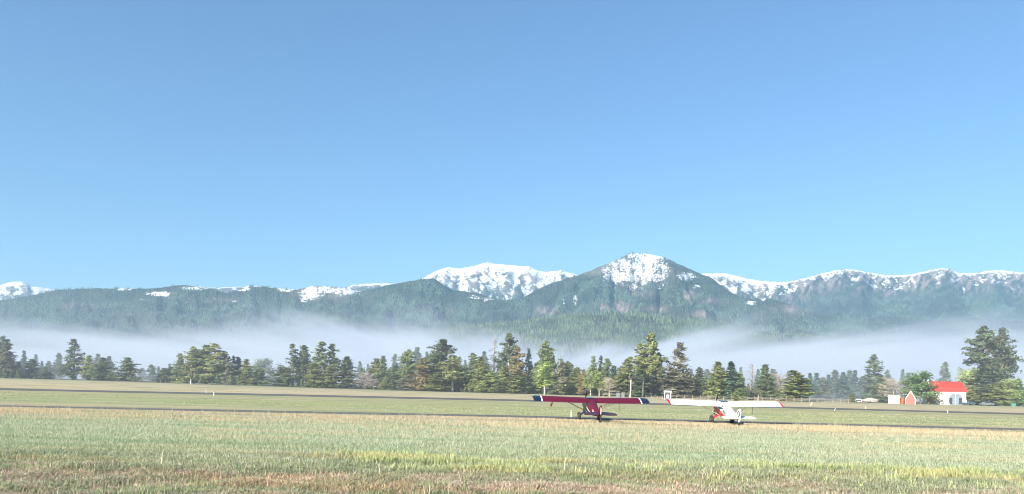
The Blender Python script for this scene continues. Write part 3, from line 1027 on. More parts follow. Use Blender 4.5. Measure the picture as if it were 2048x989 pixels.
TREES = [
    # kind, px, top py, width px, distance, foliage, bark, label
    ('tall', 3, 672, 34, 325, 'dark', 'brown', 'tall dark pine cut off by the left edge of the picture'),
    ('pine', 12, 703, 42, 318, 'brown', 'brown', 'brownish pine crouching in front of the tall pine at the left edge'),
    ('pine', 35, 724, 18, 332, 'green', 'brown', 'narrow little pine just right of the brownish pine at the left edge'),
    ('pine', 62, 718, 29, 325, 'green', 'brown', 'cone-shaped green pine, larger of the two small ones near the left edge'),
    ('pine', 90, 733, 22, 325, 'dark', 'brown', 'shortest dark pine left of the tall open pine, beside the broken log'),
    ('ragged', 146, 678, 38, 322, 'dark', 'grey', 'tall open-crowned pine with gaps between its branches, standing alone at left'),
    ('pine', 176, 711, 31, 322, 'olive', 'brown', 'light olive pine touching a darker one, right of the tall open pine'),
    ('pine', 206, 715, 39, 318, 'dark', 'brown', 'dark dense pine leaning against a lighter olive pine at left'),
    ('pine', 252, 715, 46, 312, 'green', 'brown', 'broad bushy pine standing by itself right of the dark pair'),
    ('pine', 327, 736, 27, 322, 'green', 'brown', 'small pine at the left end of the big clump, by two dark stubs'),
    ('pine', 344, 734, 26, 322, 'dark', 'brown', 'low pine second from the left end of the big left clump'),
    ('pine', 361, 707, 30, 318, 'green', 'brown', 'pointed pine stepping up to the big clump behind the white post'),
    ('ragged', 384, 693, 42, 312, 'olive', 'brown', 'wide ragged pine right behind the tall white marker post'),
    ('pine', 399, 699, 34, 322, 'green', 'brown', 'green pine wedged in the middle of the big left clump'),
    ('pine', 414, 690, 40, 318, 'dark', 'brown', 'dark-topped pine near the summit of the big left clump'),
    ('ragged', 430, 686, 44, 313, 'olive', 'brown', 'highest pine of the big left clump, with a wispy pale top'),
    ('pine', 447, 702, 34, 318, 'dark', 'brown', 'dark pine sloping down the right side of the big left clump'),
    ('ragged', 456, 713, 30, 312, 'brown', 'grey', 'greyish thin pine at the right foot of the big left clump'),
    ('ragged', 465, 710, 24, 322, 'green', 'brown', 'slender open pine just off the right side of the big left clump'),
    ('pine', 477, 714, 26, 322, 'dark', 'brown', 'slim dark pine between two pines right of the big left clump'),
    ('pine', 491, 718, 32, 312, 'olive', 'brown', 'last olive pine of the left clump before the gap with a misty tree'),
    ('pine', 520, 735, 38, 315, 'green', 'brown', 'low round-topped pine in front of the big pale misty tree'),
    ('pine', 563, 734, 34, 306, 'dark', 'brown', 'short spreading pine at the left foot of the second tall clump'),
    ('ragged', 585, 688, 46, 306, 'dark', 'pale', 'left tall pine of the second clump, leaning slightly left'),
    ('tall', 606, 690, 32, 308, 'dark', 'pale', 'narrow tall pine with pale trunk, second from left in the second clump'),
    ('pine', 626, 726, 34, 300, 'olive', 'brown', 'olive lower pine filling the middle of the second clump'),
    ('ragged', 641, 683, 42, 308, 'green', 'brown', 'tallest round-headed pine of the second clump'),
    ('ragged', 666, 688, 40, 312, 'dark', 'brown', 'tall dark pine to the right of the round-headed one in the second clump'),
    ('pine', 659, 731, 34, 299, 'olive', 'brown', 'bright olive lower pine under the two tallest of the second clump'),
    ('pine', 694, 713, 38, 303, 'dark', 'brown', 'dense dark green pine closing the second clump on its right'),
    ('bare', 731, 740, 38, 300, 'grey', 'grey', 'leafless grey thicket tree right of the second clump'),
    ('bare', 747, 754, 30, 296, 'grey', 'grey', 'low leafless grey tree in front of pale green pines'),
    ('pine', 751, 717, 32, 306, 'olive', 'brown', 'pale olive pine behind the low leafless grey tree'),
    ('pine', 766, 712, 32, 304, 'green', 'brown', 'green pine rising right behind the round olive shrub'),
    ('bush', 772, 765, 28, 290, 'olive', 'brown', 'round olive shrub at the field edge before green pines'),
    ('pine', 789, 731, 26, 298, 'dark', 'brown', 'dark low pine with shadowed base right of the round shrub'),
    ('tall', 817, 699, 34, 294, 'green', 'pale', 'tall pine with pale bare trunk and brown undergrowth'),
    ('pine', 815, 748, 34, 290, 'brown', 'brown', 'brown twiggy small pine at the foot of the pale-trunked pine'),
    ('pine', 840, 717, 34, 288, 'rust', 'pale', 'yellow-orange pine with drying needles left of the large round-headed pine'),
    ('ragged', 853, 712, 34, 292, 'olive', 'pale', 'olive pine squeezed between the yellow-orange pine and the large round-headed one'),
    ('tall', 883, 678, 56, 294, 'dark', 'orange', 'large round-headed pine with orange trunk, broadest crown of the middle row'),
    ('pine', 874, 745, 40, 284, 'olive', 'brown', 'short olive pine in front of the orange trunk'),
    ('tall', 906, 710, 42, 286, 'olive', 'pale', 'olive pine with long white trunk right of the large round-headed pine'),
    ('pine', 921, 735, 30, 290, 'blue', 'brown', 'bluish low pine right of the white-trunked olive pine'),
    ('pine', 946, 706, 38, 290, 'green', 'brown', 'pointed green pine, left of a touching pair in the middle row'),
    ('pine', 959, 713, 38, 286, 'olive', 'brown', 'olive pine, right of a touching pair in the middle row'),
    ('sapling', 956, 767, 16, 278, 'lime', 'brown', 'knee-high light green little pine before the touching pair'),
    ('snag', 992, 675, 34, 290, 'grey', 'grey', 'dead grey-pink bare conifer left of the tallest dark pine'),
    ('tall', 1017, 665, 42, 288, 'dark', 'pale', 'tallest dark pine in the middle, with white trunk and black-green crown'),
    ('pine', 984, 744, 38, 280, 'lime', 'brown', 'yellow-green bush-like tree at the foot of the dead grey conifer'),
    ('pine', 1006, 733, 40, 282, 'olive', 'brown', 'olive pine filling the space under the tallest dark pine'),
    ('sapling', 996, 765, 20, 275, 'green', 'brown', 'small dark green young pine in the grass under the dead conifer'),
    ('ragged', 1036, 693, 32, 282, 'rust', 'pale', 'orange-brown dying pine with whitish trunk right of the tallest dark pine'),
    ('pine', 1034, 742, 40, 278, 'olive', 'brown', 'low olive pine around the foot of the orange-brown dying pine'),
    ('ragged', 1057, 697, 24, 296, 'blue', 'grey', 'thin bluish see-through pine left of the bright aspen group'),
    ('tall', 1091, 681, 36, 286, 'green', 'orange', 'tall pine rising straight behind the bright green aspen'),
    ('pine', 1074, 724, 34, 288, 'olive', 'brown', 'olive pine half hidden on the left of the bright green aspen'),
    ('aspen', 1090, 724, 40, 262, 'aspen', 'pale', 'bright green aspen with white trunk above the left red wing'),
    ('pine', 1105, 710, 32, 285, 'dark', 'brown', 'dark pine behind the right side of the bright green aspen'),
    ('pine', 1124, 724, 34, 282, 'brown', 'brown', 'brownish pine right of the bright green aspen'),
    ('pine', 1135, 723, 32, 284, 'green', 'brown', 'green pine second to the right of the bright aspen'),
    ('pine', 1153, 735, 40, 278, 'olive', 'brown', 'broad low olive pine behind the black propeller blade'),
    ('pine', 1168, 739, 20, 272, 'rust', 'brown', 'small orange-tinged pine above the red plane cabin'),
    ('ragged', 1187, 710, 30, 284, 'green', 'brown', 'left of three slim pine tops behind the young birches'),
    ('ragged', 1202, 712, 26, 286, 'dark', 'brown', 'middle of three slim pine tops behind the young birches'),
    ('pine', 1212, 717, 30, 284, 'green', 'brown', 'right of three slim pine tops behind the young birches'),
    ('aspen', 1182, 735, 30, 262, 'lime', 'pale', 'leftmost young birch with thin white trunk over the red right wing'),
    ('aspen', 1199, 744, 26, 262, 'lime', 'pale', 'middle young birch with yellow-green leaves over the red right wing'),
    ('bare', 1219, 748, 30, 260, 'twig', 'pale', 'sparse young birch with forked white trunk, right of two leafier ones'),
    ('pine', 1228, 732, 34, 275, 'blue', 'brown', 'bluish soft pine behind the forked white birch'),
    ('pine', 1255, 714, 42, 270, 'olive', 'brown', 'olive pine right behind the left log post of the ranch gate'),
    ('pine', 1240, 748, 34, 266, 'olive', 'brown', 'low olive pine left of the ranch gate'),
    ('ragged', 1281, 686, 44, 268, 'olive', 'pale', 'olive broken-topped pine above the ranch gate beam'),
    ('tall', 1301, 665, 44, 266, 'olive', 'pale', 'tallest leaning pine with long bare pale trunk right of the ranch gate'),
    ('pine', 1281, 740, 52, 262, 'dark', 'brown', 'dark shaggy pine seen through the ranch gate'),
    ('spruce', 1317, 708, 38, 276, 'blue', 'brown', 'blue-green pointed spruce right of the leaning bare trunk'),
    ('ragged', 1359, 685, 48, 268, 'brown', 'grey', 'tall ragged greyish pine with spiky top behind the small kiosk'),
    ('pine', 1348, 738, 54, 264, 'brown', 'grey', 'wide greyish-brown pine around the foot of the ragged spiky pine'),
    ('pine', 1374, 744, 44, 266, 'brown', 'grey', 'low grey-green pine right of the small kiosk'),
    ('pine', 1399, 735, 34, 272, 'dark', 'brown', 'plain mid-green pine left of the olive and blue pair behind the fence'),
    ('pine', 1433, 723, 38, 258, 'olive', 'brown', 'olive pine left of a bluish one behind the white plane'),
    ('spruce', 1459, 722, 44, 258, 'blue', 'brown', 'bluish thick spruce behind the white plane cabin'),
    ('pine', 1481, 746, 32, 256, 'green', 'brown', 'fresh green small pine right of the bluish thick spruce'),
    ('snag', 1503, 727, 32, 268, 'grey', 'grey', 'brown-grey half-dead conifer behind the rail fence'),
    ('pine', 1529, 729, 40, 268, 'green', 'brown', 'soft grey-green pine right of the half-dead conifer'),
    ('bare', 1561, 738, 36, 268, 'grey', 'grey', 'leafless pinkish-brown tree left of the single dark olive pine'),
    ('pine', 1592, 741, 56, 250, 'olive', 'brown', 'wide dark olive pine standing forward of the misty trees, right of the white wing'),
    ('sapling', 1470, 778, 18, 228, 'lime', 'brown', 'light green sapling poking up before the fence over the white wing'),
    ('sapling', 1703, 788, 15, 262, 'olive', 'brown', 'little olive conifer at the field edge left of the white trailers'),
    ('ragged', 1749, 709, 40, 345, 'dark', 'grey', 'tall hazy pine with layered branches left of the farmyard'),
    ('pine', 1760, 750, 36, 300, 'dark', 'brown', 'dark pine behind the bare brown tree at the farmyard'),
    ('bare', 1788, 748, 58, 274, 'twig', 'pale', 'rounded leafless brown tree behind the white shed'),
    ('round', 1842, 736, 56, 268, 'leaf', 'grey', 'full green broadleaf tree between the red shed and the house'),
    ('pine', 1863, 764, 15, 267, 'rust', 'brown', 'orange-tinged bush tree at the left corner of the red roof'),
    ('tall', 1963, 651, 58, 305, 'dark', 'orange', 'giant pine, left and wider of the tall pair by the house'),
    ('tall', 2004, 655, 42, 308, 'dark', 'orange', 'giant pine, right of the tall pair near the right edge'),
    ('round', 1933, 729, 36, 300, 'lime', 'pale', 'light green leafy tree just right of the red roof'),
    ('pine', 1966, 734, 52, 283, 'dark', 'brown', 'dense dark pine in front of the giant pair, right of the house'),
    ('pine', 1944, 772, 34, 278, 'olive', 'brown', 'low olive pine touching the right wall of the white house'),
    ('pine', 1995, 764, 40, 276, 'olive', 'brown', 'olive bushy pine right of the dense dark one'),
    ('round', 2016, 751, 46, 286, 'lime', 'grey', 'yellowish-green rounded tree near the right edge'),
    ('pine', 2038, 757, 26, 284, 'leaf', 'brown', 'fresh green narrow tree last at the right edge'),
    ('bush', 1881, 799, 19, 262, 'hedge', 'brown', 'dark clipped round shrub in front of the white house'),
]
for (k, px, top, w, d, fo, ba, lab) in TREES:
    tree(k, px, top, w, d, fo, ba, lab)

# low thicket of young conifers filling the wood behind the front row
def thicket():
    r = np.random.default_rng(91)
    cent, size, hints = [], [], []
    spans = [(-20, 40, .4, 18), (345, 500, .55, 20), (572, 705, .6, 24), (720, 1000, 1.5, 38), (1000, 1420, 1.6, 40), (1420, 1560, 1.1, 30), (1745, 1815, .8, 24), (1930, 2060, 1.2, 32)]
    for (a, b_, dens, hp) in spans:
        for k in range(int((b_ - a) * dens * .42)):
            px = a + (b_ - a) * r.random()
            d = 300 + 34 * r.random()
            x = ray(px, 785)[0] * d
            h = hp / FPX * d * (.45 + .75 * r.random())
            w = h * (.22 + .1 * r.random())
            m = 130
            q = r.random(m) ** .8
            rad = w * (1 - q) ** .7 * np.sqrt(r.random(m)) + .12
            az = r.random(m) * 6.283
            cent.append(np.stack([x + rad * np.cos(az), d + rad * np.sin(az), gzs(x, d) + .1 + q * h], 1))
            hints.append(np.stack([np.cos(az), np.sin(az), .6 + 0 * az], 1))
            size.append(np.full(m, .40))
    V, F = blades(np.concatenate(cent), np.concatenate(hints), np.concatenate(size), r, .45, .6)
    o = link('thicket', mesh_np('thicket', V, F), FOL['dark'])
    tag(o, 'dense low thicket of young conifers filling the wood behind the front trees', 'thicket', kind='stuff')


thicket()

# trees farther back, fading into the mist
MISTY = [(48, 701, 20, 'spruce'), (71, 709, 18, 'spruce'), (28, 716, 12, 'spruce'), (84, 722, 14, 'spruce'), (97, 722, 16, 'pine'), (117, 706, 22, 'pine'), (195, 708, 22, 'pine'), (218, 712, 22, 'pine'),
         (285, 736, 18, 'pine'), (304, 729, 20, 'pine'), (316, 733, 16, 'spruce'), (338, 728, 16, 'spruce'), (505, 738, 20, 'spruce'), (543, 740, 18, 'pine'), (718, 722, 18, 'spruce'), (735, 728, 16, 'spruce'),
         (789, 708, 20, 'pine'), (803, 711, 16, 'pine'), (833, 694, 26, 'pine'), (853, 703, 18, 'spruce'), (918, 713, 22, 'pine'), (930, 720, 16, 'spruce'), (968, 703, 24, 'pine'),
         (1122, 717, 20, 'pine'), (1145, 731, 18, 'spruce'), (1240, 735, 22, 'pine'), (1383, 738, 20, 'spruce'), (1412, 738, 22, 'pine'), (1446, 735, 20, 'spruce'), (1481, 734, 18, 'spruce'), (1547, 738, 24, 'pine'), (1515, 738, 20, 'spruce'),
         (1577, 742, 20, 'pine'), (1618, 746, 20, 'spruce'), (1632, 746, 22, 'spruce'), (1646, 755, 20, 'pine'), (1657, 749, 20, 'spruce'), (1670, 740, 22, 'pine'), (1687, 744, 22, 'spruce'), (1698, 741, 22, 'pine'), (1712, 740, 24, 'spruce'),
         (1727, 752, 24, 'pine'), (1738, 746, 20, 'spruce'), (1775, 740, 22, 'pine'), (1805, 738, 20, 'spruce'), (1818, 745, 20, 'pine'), (1855, 745, 18, 'spruce'), (1605, 756, 18, 'pine')]
MARKS = [(-50, 'the left picture edge'), (90, 'the shortest dark pine at left'), (146, 'the tall open pine at left'), (252, 'the lone bushy pine at left'), (491, 'the big left pine clump'), (700, 'the second tall pine clump'),
         (772, 'the round olive shrub'), (817, 'the pale-trunked tall pine'), (883, 'the large round-headed pine'), (959, 'the touching pair of middle pines'), (1091, 'the bright green aspen'), (1219, 'the forked white birch'),
         (1359, 'the ragged spiky pine'), (1433, 'the olive pine behind the white plane'), (1503, 'the half-dead conifer'), (1592, 'the wide dark olive pine'), (1749, 'the tall hazy pine by the farmyard'), (1788, 'the leafless brown tree'),
         (1841, 'the full green broadleaf tree')]
ORD = ['first', 'second', 'third', 'fourth', 'fifth', 'sixth', 'seventh', 'eighth', 'ninth', 'tenth', 'eleventh', 'twelfth', 'thirteenth', 'fourteenth']
r_m = np.random.default_rng(3)
seen = {}
for (px, top, w, k) in sorted(MISTY):
    mk = [m_ for m_ in MARKS if m_[0] < px][-1][1]
    seen[mk] = seen.get(mk, 0) + 1
    near_ = 1600 < px < 1745
    tree(k, px, top, w * (1.45 if near_ else 1.1), (385 if near_ else 430) + 100 * r_m.random(), 'dark' if k == 'pine' else 'blue', 'grey', '%s misty conifer to the right of %s' % (ORD[seen[mk] - 1], mk), 'misty conifers behind the tree line')
tree('round', 528, 712, 44, 470, 'green', 'grey', 'big pale rounded tree veiled by mist, between the two left clumps')
tree('pine', 1888, 724, 24, 440, 'dark', 'grey', 'hazy layered conifer rising behind the red roof')

# ------------------------------------------------------------------ aircraft
MT = {
    'burgundy': paint('burgundy_paint', (.098, .006, .022), 0.5, 0.05, 0.3),
    'maroon': paint('dark_maroon_paint', (.05, .008, .016), 0.35, 0.05, 0.5),
    'navy': paint('navy_paint', (.010, .016, .035), 0.3, 0.05, 0.5),
    'white': paint('white_paint', (.74, .74, .72), 0.45, 0.03, 0.4),
    'red': paint('red_paint', (.55, .018, .03), 0.3, 0.05, 0.5),
    'black': paint('black_rubber', (.018, .018, .02), 0.6, 0.1, 0.3),
    'tyre': paint('worn_tyre', (.055, .052, .05), 0.85, 0.2, 0.2),
    'metal': paint('bare_metal', (.45, .45, .46), 0.4, 0.1, 0.5, 0.8),
    'olive': paint('olive_tube', (.16, .13, .06), 0.5, 0.1, 0.4),
    'pinkish': paint('faded_pink_paint', (.55, .36, .36), 0.5, 0.08, 0.3),
    'ink': paint('dark_lettering', (.06, .02, .035), 0.5, 0.02, 0.3),
    'rope': paint('tie_rope', (.30, .27, .22), 0.9, 0.1, 0.1),
    'orange': paint('orange_ribbon', (.75, .17, .08), 0.8, 0.05, 0.1),
}


def glass_mat(name, col):
    m, n, p, o = new_mat(name)
    tc = n.nodes.new('ShaderNodeTexCoord')
    c = mixc(n, noise(n, 3, 3, tc.outputs['Object']), col, tuple(k * 0.6 for k in col))
    n.links.new(c, p.inputs['Base Color'])
    p.inputs['Roughness'].default_value = 0.08
    p.inputs['Specular IOR Level'].default_value = 0.8
    return m


MT['glass'] = glass_mat('tinted_window', (.02, .035, .045))
MT['teal'] = glass_mat('teal_skylight', (.02, .10, .12))


def section(w, z0, z1, y, n=16, e=0.55):
    out = []
    for k in range(n):
        t = 2 * math.pi * k / n
        c, s = math.cos(t), math.sin(t)
        out.append(((w / 2) * math.copysign(abs(c) ** e, c), y, (z0 + z1) / 2 + (z1 - z0) / 2 * math.copysign(abs(s) ** e, s)))
    return out


def airfoil(x, yle, chord, zref, thick, c0=0.0, c1=1.0, n=9):
    top, bot = [], []
    for k in range(n):
        t = c0 + (c1 - c0) * k / (n - 1)
        th = 5 * thick * (0.2969 * math.sqrt(t) - 0.126 * t - 0.3516 * t * t + 0.2843 * t ** 3 - 0.1015 * t ** 4)
        camb = 0.05 * 4 * t * (1 - t) * 0.8
        top.append((x, yle - chord * t, zref + chord * (camb + th)))
        bot.append((x, yle - chord * t, zref + chord * (camb - th * 0.75)))
    return top + bot[::-1]


def aircraft(name, loc, heading, sch, label, group):
    root = empty(name, loc, heading)
    tag(root, label, 'airplane', group)
    pitch = R(11.5)
    ax = Vector((0, 0, 0.36))
    T = Matrix.Translation(ax) @ Matrix.Rotation(pitch, 4, 'X') @ Matrix.Translation(-ax)

    def B():
        return MB(T)
    A, Bc = sch['body'], sch['belly']
    secs = [(2.15, .50, 1.02, 1.50), (2.05, .68, .93, 1.58), (1.25, .84, .80, 1.66), (.72, .86, .76, 1.74), (.25, .86, .75, 1.98), (-1.05, .82, .78, 1.97), (-1.8, .72, .86, 1.90), (-2.6, .54, 1.00, 1.82),
            (-3.6, .33, 1.19, 1.74), (-4.55, .12, 1.40, 1.66)]
    fus = B().loft([section(w, a, b, y) for (y, w, a, b) in secs]).build('fuselage', A, root, True)

    def side(y):
        ys = [s[0] for s in secs][::-1]
        return [float(np.interp(y, ys, [s[k] for s in secs][::-1])) for k in (1, 2, 3)]

    def panel(pts, sx, off, mat, nm, parent):
        """a patch lying on the fuselage side: pts = (y, fraction of height)"""
        vs = []
        for (y, f) in pts:
            w, a, b = side(y)
            e = 0.55
            sz = max(min(2 * f - 1, 0.999), -0.999)
            s_ = math.copysign(abs(sz) ** (1 / e), sz)
            c_ = math.sqrt(max(0, 1 - s_ * s_)) ** e
            vs.append((sx * ((w / 2) * c_ + off), y, a + (b - a) * f))
        mb = B().prism(vs, (sx * 0.012, 0, 0))
        return mb.build(nm, mat, parent)

    def strip_panel(lo, hi, ys, sx, off, mat, nm, parent):
        mb = B()
        rows = 6
        pts = []
        for y in ys:
            w, a, b = side(y)
            col = []
            for k in range(rows):
                f = lo(y) + (hi(y) - lo(y)) * k / (rows - 1)
                e = 0.55
                sz = max(min(2 * f - 1, 0.9995), -0.9995)
                s_ = math.copysign(abs(sz) ** (1 / e), sz)
                c_ = math.sqrt(max(0, 1 - s_ * s_)) ** e
                col.append(((sx * ((w / 2) * c_ + off)), y, a + (b - a) * f - (off if f < 0.15 else 0)))
            pts.append(col)
        vs = [p for c in pts for p in c]
        inn = [(p[0] - sx * 0.02, p[1], p[2]) for p in vs]
        N = len(vs)
        fs = []
        for i in range(len(ys) - 1):
            for k in range(rows - 1):
                a_ = i * rows + k
                q = (a_, a_ + 1, a_ + rows + 1, a_ + rows)
                fs += [q, tuple(t + N for t in q[::-1])]
        ed = [i * rows for i in range(len(ys))] + [(len(ys) - 1) * rows + k for k in range(1, rows)] + [i * rows + rows - 1 for i in range(len(ys) - 2, -1, -1)] + [k for k in range(rows - 2, 0, -1)]
        for i in range(len(ed)):
            a_, b_ = ed[i], ed[(i + 1) % len(ed)]
            fs.append((a_, b_, b_ + N, a_ + N))
        return mb.add(vs + inn, fs).build(nm, mat, parent, True)

    for sx in (-1, 1):
        # lower colour field sweeping back, and its dividing stripe
        ys = np.linspace(2.0, -2.9, 12)
        strip_panel(lambda y: 0.02, lambda y: max(0.05, sch['split'](y)), ys, sx, 0.010, Bc, 'colour_panel', fus)
        ys = np.linspace(1.0, -2.2, 9)
        strip_panel(lambda y: sch['split'](y) - .005, lambda y: sch['split'](y) + .05, ys, sx, 0.016, MT['white'], 'stripe', fus)
        panel([(.66, .60), (.20, .60), (.20, .94), (.45, .86)], sx, 0.014, MT['glass'], 'side_window', root)
        panel([(.14, .58), (-.62, .58), (-.62, .94), (.14, .94)], sx, 0.014, MT['glass'], 'side_window', root)
        panel([(-.70, .62), (-1.25, .70), (-1.25, .92), (-.70, .94)], sx, 0.014, MT['glass'], 'side_window', root)
        if sch['patch']:
            strip_panel(lambda y: 0.40, lambda y: 0.40 + 0.36 * max(0.02, (y + 3.6) / 1.0), np.linspace(-2.6, -3.55, 6), sx, 0.014, MT['pinkish'], 'colour_patch', fus)
    # windscreen
    wz = [(.70, 1.755), (.27, 1.995)]
    B().add([(-.36, .72, 1.765), (.36, .72, 1.765), (.37, .24, 2.01), (-.37, .24, 2.01), (-.36, .72, 1.74), (.36, .72, 1.74), (.37, .24, 1.98), (-.37, .24, 1.98)],
            [(0, 1, 2, 3), (7, 6, 5, 4), (0, 4, 5, 1), (1, 5, 6, 2), (2, 6, 7, 3), (3, 7, 4, 0)]).build('windscreen', MT['glass'], root)
    # wings
    yle, ch, zw, half = 0.55, 1.62, 1.93, sch['span'] / 2
    tipx = sch['tip']
    for sx in (-1, 1):
        def ring(x, c0, c1):
            # planform: constant chord, corners of the tip rounded
            q = max(0.0, (x - (half - 0.28)) / 0.28)
            dy = 0.16 * q ** 2.2
            c = ch - dy - 0.05 * q ** 2
            zz = zw + 0.018 * x + 0.02 * q * q
            inc = math.tan(R(4.2))
            return [(sx * p[0], p[1], p[2] - (yle - .5 - p[1]) * inc - .04) for p in airfoil(x, yle - dy, c, zz, 0.125 * (1 - 0.35 * q), c0, c1)]
        wing = B().loft([ring(x, 0.0, 0.76) for x in (0.36, 1.5, 3.0, tipx)]).build('wing', sch['wing'], root, True)
        B().loft([ring(x, 0.77, 1.0) for x in (0.40, 1.6, 2.72)]).build('flap', sch['wing'], wing, True)
        B().loft([ring(x, 0.77, 1.0) for x in (2.75, 3.6, tipx)]).build('aileron', sch['wing'], wing, True)
        if sch['wide_tip']:
            B().loft([ring(x, 0.0, 1.0) for x in (tipx + .003, tipx + .11)]).build('stripe', MT['white'], wing, True)
            xs = np.linspace(tipx + .113, half, 9)
        else:
            xs = np.linspace(tipx + .003, half, 7)
        B().loft([ring(x, 0.0, 1.0) for x in xs]).build('wing_tip', sch['tipmat'], wing, True)
        # lift struts: two to a side
        for (y0, y1, xo) in ((.30, .18, 2.75), (-.28, -.62, 2.62)):
            B().tube((sx * .40, y0, .84), (sx * xo, y1, zw + .03), .038, .034, 8, 0.5).build('strut', sch['strut'], root, True)
        # jury strut hanger below the wing
        B().tube((sx * 1.55, .1, 1.39), (sx * 1.55, .1, zw), .014).build('jury_strut', sch['strut'], root)
        # landing gear
        B().prism([(sx * .36, .42, .80), (sx * .36, -.30, .80), (sx * .84, -.06, .40), (sx * .84, .10, .40)], (sx * .035, 0, .03)).build('gear_leg', sch['gear'], root)
        B().tube((sx * .30, .05, .82), (sx * .86, .03, .36), .035).build('gear_strut', sch['gear'], root)
        rings = []
        for (dx, rr) in ((-.13, .20), (-.135, .29), (-.09, .35), (0, .368), (.09, .35), (.135, .29), (.13, .20)):
            rings.append([(sx * .96 + dx, rr * math.cos(t), .36 + rr * math.sin(t)) for t in np.linspace(0, 2 * math.pi, 24, endpoint=False)])
        wh = B().loft(rings).build('wheel', MT['tyre'], root, True)
        B().tube((sx * .96 - .137, 0, .36), (sx * .96 + .137, 0, .36), .12, .12, 12).build('hub', MT['metal'], wh)
    # centre roof and skylight
    B().loft([[(x, p[1], p[2]) for p in airfoil(0, yle - .30, ch - .30, zw + .004, 0.125)] for x in (-.357, 0, .357)]).build('cabin_roof', A, root, True)
    sky_pts = []
    B().prism([(-.33, .28, 2.075), (.33, .28, 2.075), (.33, -.32, 2.112), (-.33, -.32, 2.112)], (0, 0, .02)).build('skylight', sch['sky'], root)
    # tail
    th = 0.035
    fin = [(0, -3.55, 1.73), (0, -4.10, 2.02), (0, -4.40, 2.32), (0, -4.62, 2.43), (0, -4.62, 1.50)]
    B().prism([(p[0] - th, p[1], p[2]) for p in fin], (2 * th, 0, 0)).build('fin', sch['fin'], root)
    rud = [(0, -4.635, 2.44), (0, -4.80, 2.45), (0, -4.98, 2.34), (0, -5.08, 2.10), (0, -5.10, 1.72), (0, -5.00, 1.42), (0, -4.80, 1.28), (0, -4.635, 1.30)]
    rd = B().prism([(p[0] - .025, p[1], p[2]) for p in rud], (.05, 0, 0)).build('rudder', sch['fin'], root)
    if sch['patch']:
        B().prism([(-.034, y, z) for (y, z) in ((-4.66, 2.30), (-4.95, 2.24), (-5.03, 2.02), (-5.03, 1.74), (-4.80, 1.66))], (.068, 0, 0)).build('colour_patch', MT['white'], rd)
    else:
        # dark ring emblem on the rudder and fin
        ring_v, n = [], 28
        for rr_ in (1.0, 0.55):
            for k in range(n):
                t = 2 * math.pi * k / n
                ring_v.append((0, -4.60 + .36 * rr_ * math.cos(t), 1.97 + .25 * rr_ * math.sin(t)))
        for sx in (-1, 1):
            vs = [(sx * .040, p[1], p[2]) for p in ring_v] + [(sx * .030, p[1], p[2]) for p in ring_v]
            fs = []
            for k in range(n):
                k2 = (k + 1) % n
                fs += [(k, k2, n + k2, n + k), (2 * n + k, 3 * n + k, 3 * n + k2, 2 * n + k2), (k, 2 * n + k, 2 * n + k2, k2), (n + k, n + k2, 3 * n + k2, 3 * n + k)]
            B().add(vs, fs).build('emblem', MT['ink'], rd)
    for sx in (-1, 1):
        st = [(sx * .06, -3.75, 1.63), (sx * .75, -3.98, 1.63), (sx * 1.28, -4.22, 1.63), (sx * 1.42, -4.45, 1.63), (sx * 1.42, -4.585, 1.63), (sx * .06, -4.585, 1.63)]
        B().prism(st, (0, 0, .05)).build('tailplane', sch['tail'], root)
        el = [(sx * .09, -4.60, 1.632), (sx * 1.45, -4.60, 1.632), (sx * 1.46, -4.82, 1.632), (sx * 1.30, -4.98, 1.632), (sx * .5, -5.05, 1.632), (sx * .16, -4.90, 1.632)]
        B().prism(el, (0, 0, .045)).build('elevator', sch['tail'], root)
        B().tube((sx * .05, -4.3, 1.48), (sx * .95, -4.3, 1.63), .012).build('tail_brace', MT['metal'], root)
    # tail wheel
    B().path([(0, -4.35, 1.42), (0, -4.72, 1.28), (0, -4.98, 1.18)], [.05, .035, .03], 6).build('tail_spring', MT['metal'], root)
    rings = [[(dx, -5.0 + rr * math.cos(t), 1.14 + rr * math.sin(t)) for t in np.linspace(0, 2 * math.pi, 16, endpoint=False)] for (dx, rr) in ((-.045, .07), (-.045, .12), (0, .14), (.045, .12), (.045, .07))]
    B().loft(rings).build('tail_wheel', MT['black'], root, True)
    # propeller and spinner
    pr = B()
    for s in (1, -1):
        rg = []
        for (q, w, tw) in ((.0, .10, 1.0), (.25, .15, .75), (.6, .17, .45), (.9, .13, .28), (1.06, .05, .22)):
            cx = math.sin(.09) * q * s
            rg.append([(cx + dx * math.cos(tw) * s, 2.24 + dx * math.sin(tw) + dy, 1.28 + s * q) for (dx, dy) in ((-w / 2, 0), (0, .02), (w / 2, 0), (0, -.02))])
        pr.loft(rg)
    pr.build('propeller', MT['black'], root)
    B().loft([[(rr * math.cos(t), y, 1.28 + rr * math.sin(t)) for t in np.linspace(0, 2 * math.pi, 14, endpoint=False)] for (y, rr) in ((2.15, .17), (2.3, .15), (2.42, .09), (2.47, .02))]).build('spinner', sch['body'], root, True)
    # exhaust, pitot and fuel drains hanging below
    B().tube((.18, 1.2, .82), (.18, 1.0, .66), .035).build('exhaust_pipe', MT['metal'], root)
    return root, T


def split_red(y):
    return float(np.interp(y, [-2.9, -1.6, 0.2, 1.0, 2.0], [.06, .30, .62, .66, .60]))


def split_white(y):
    return float(np.interp(y, [-2.9, -1.2, 0.2, 1.0, 2.0], [.16, .42, .56, .60, .58]))


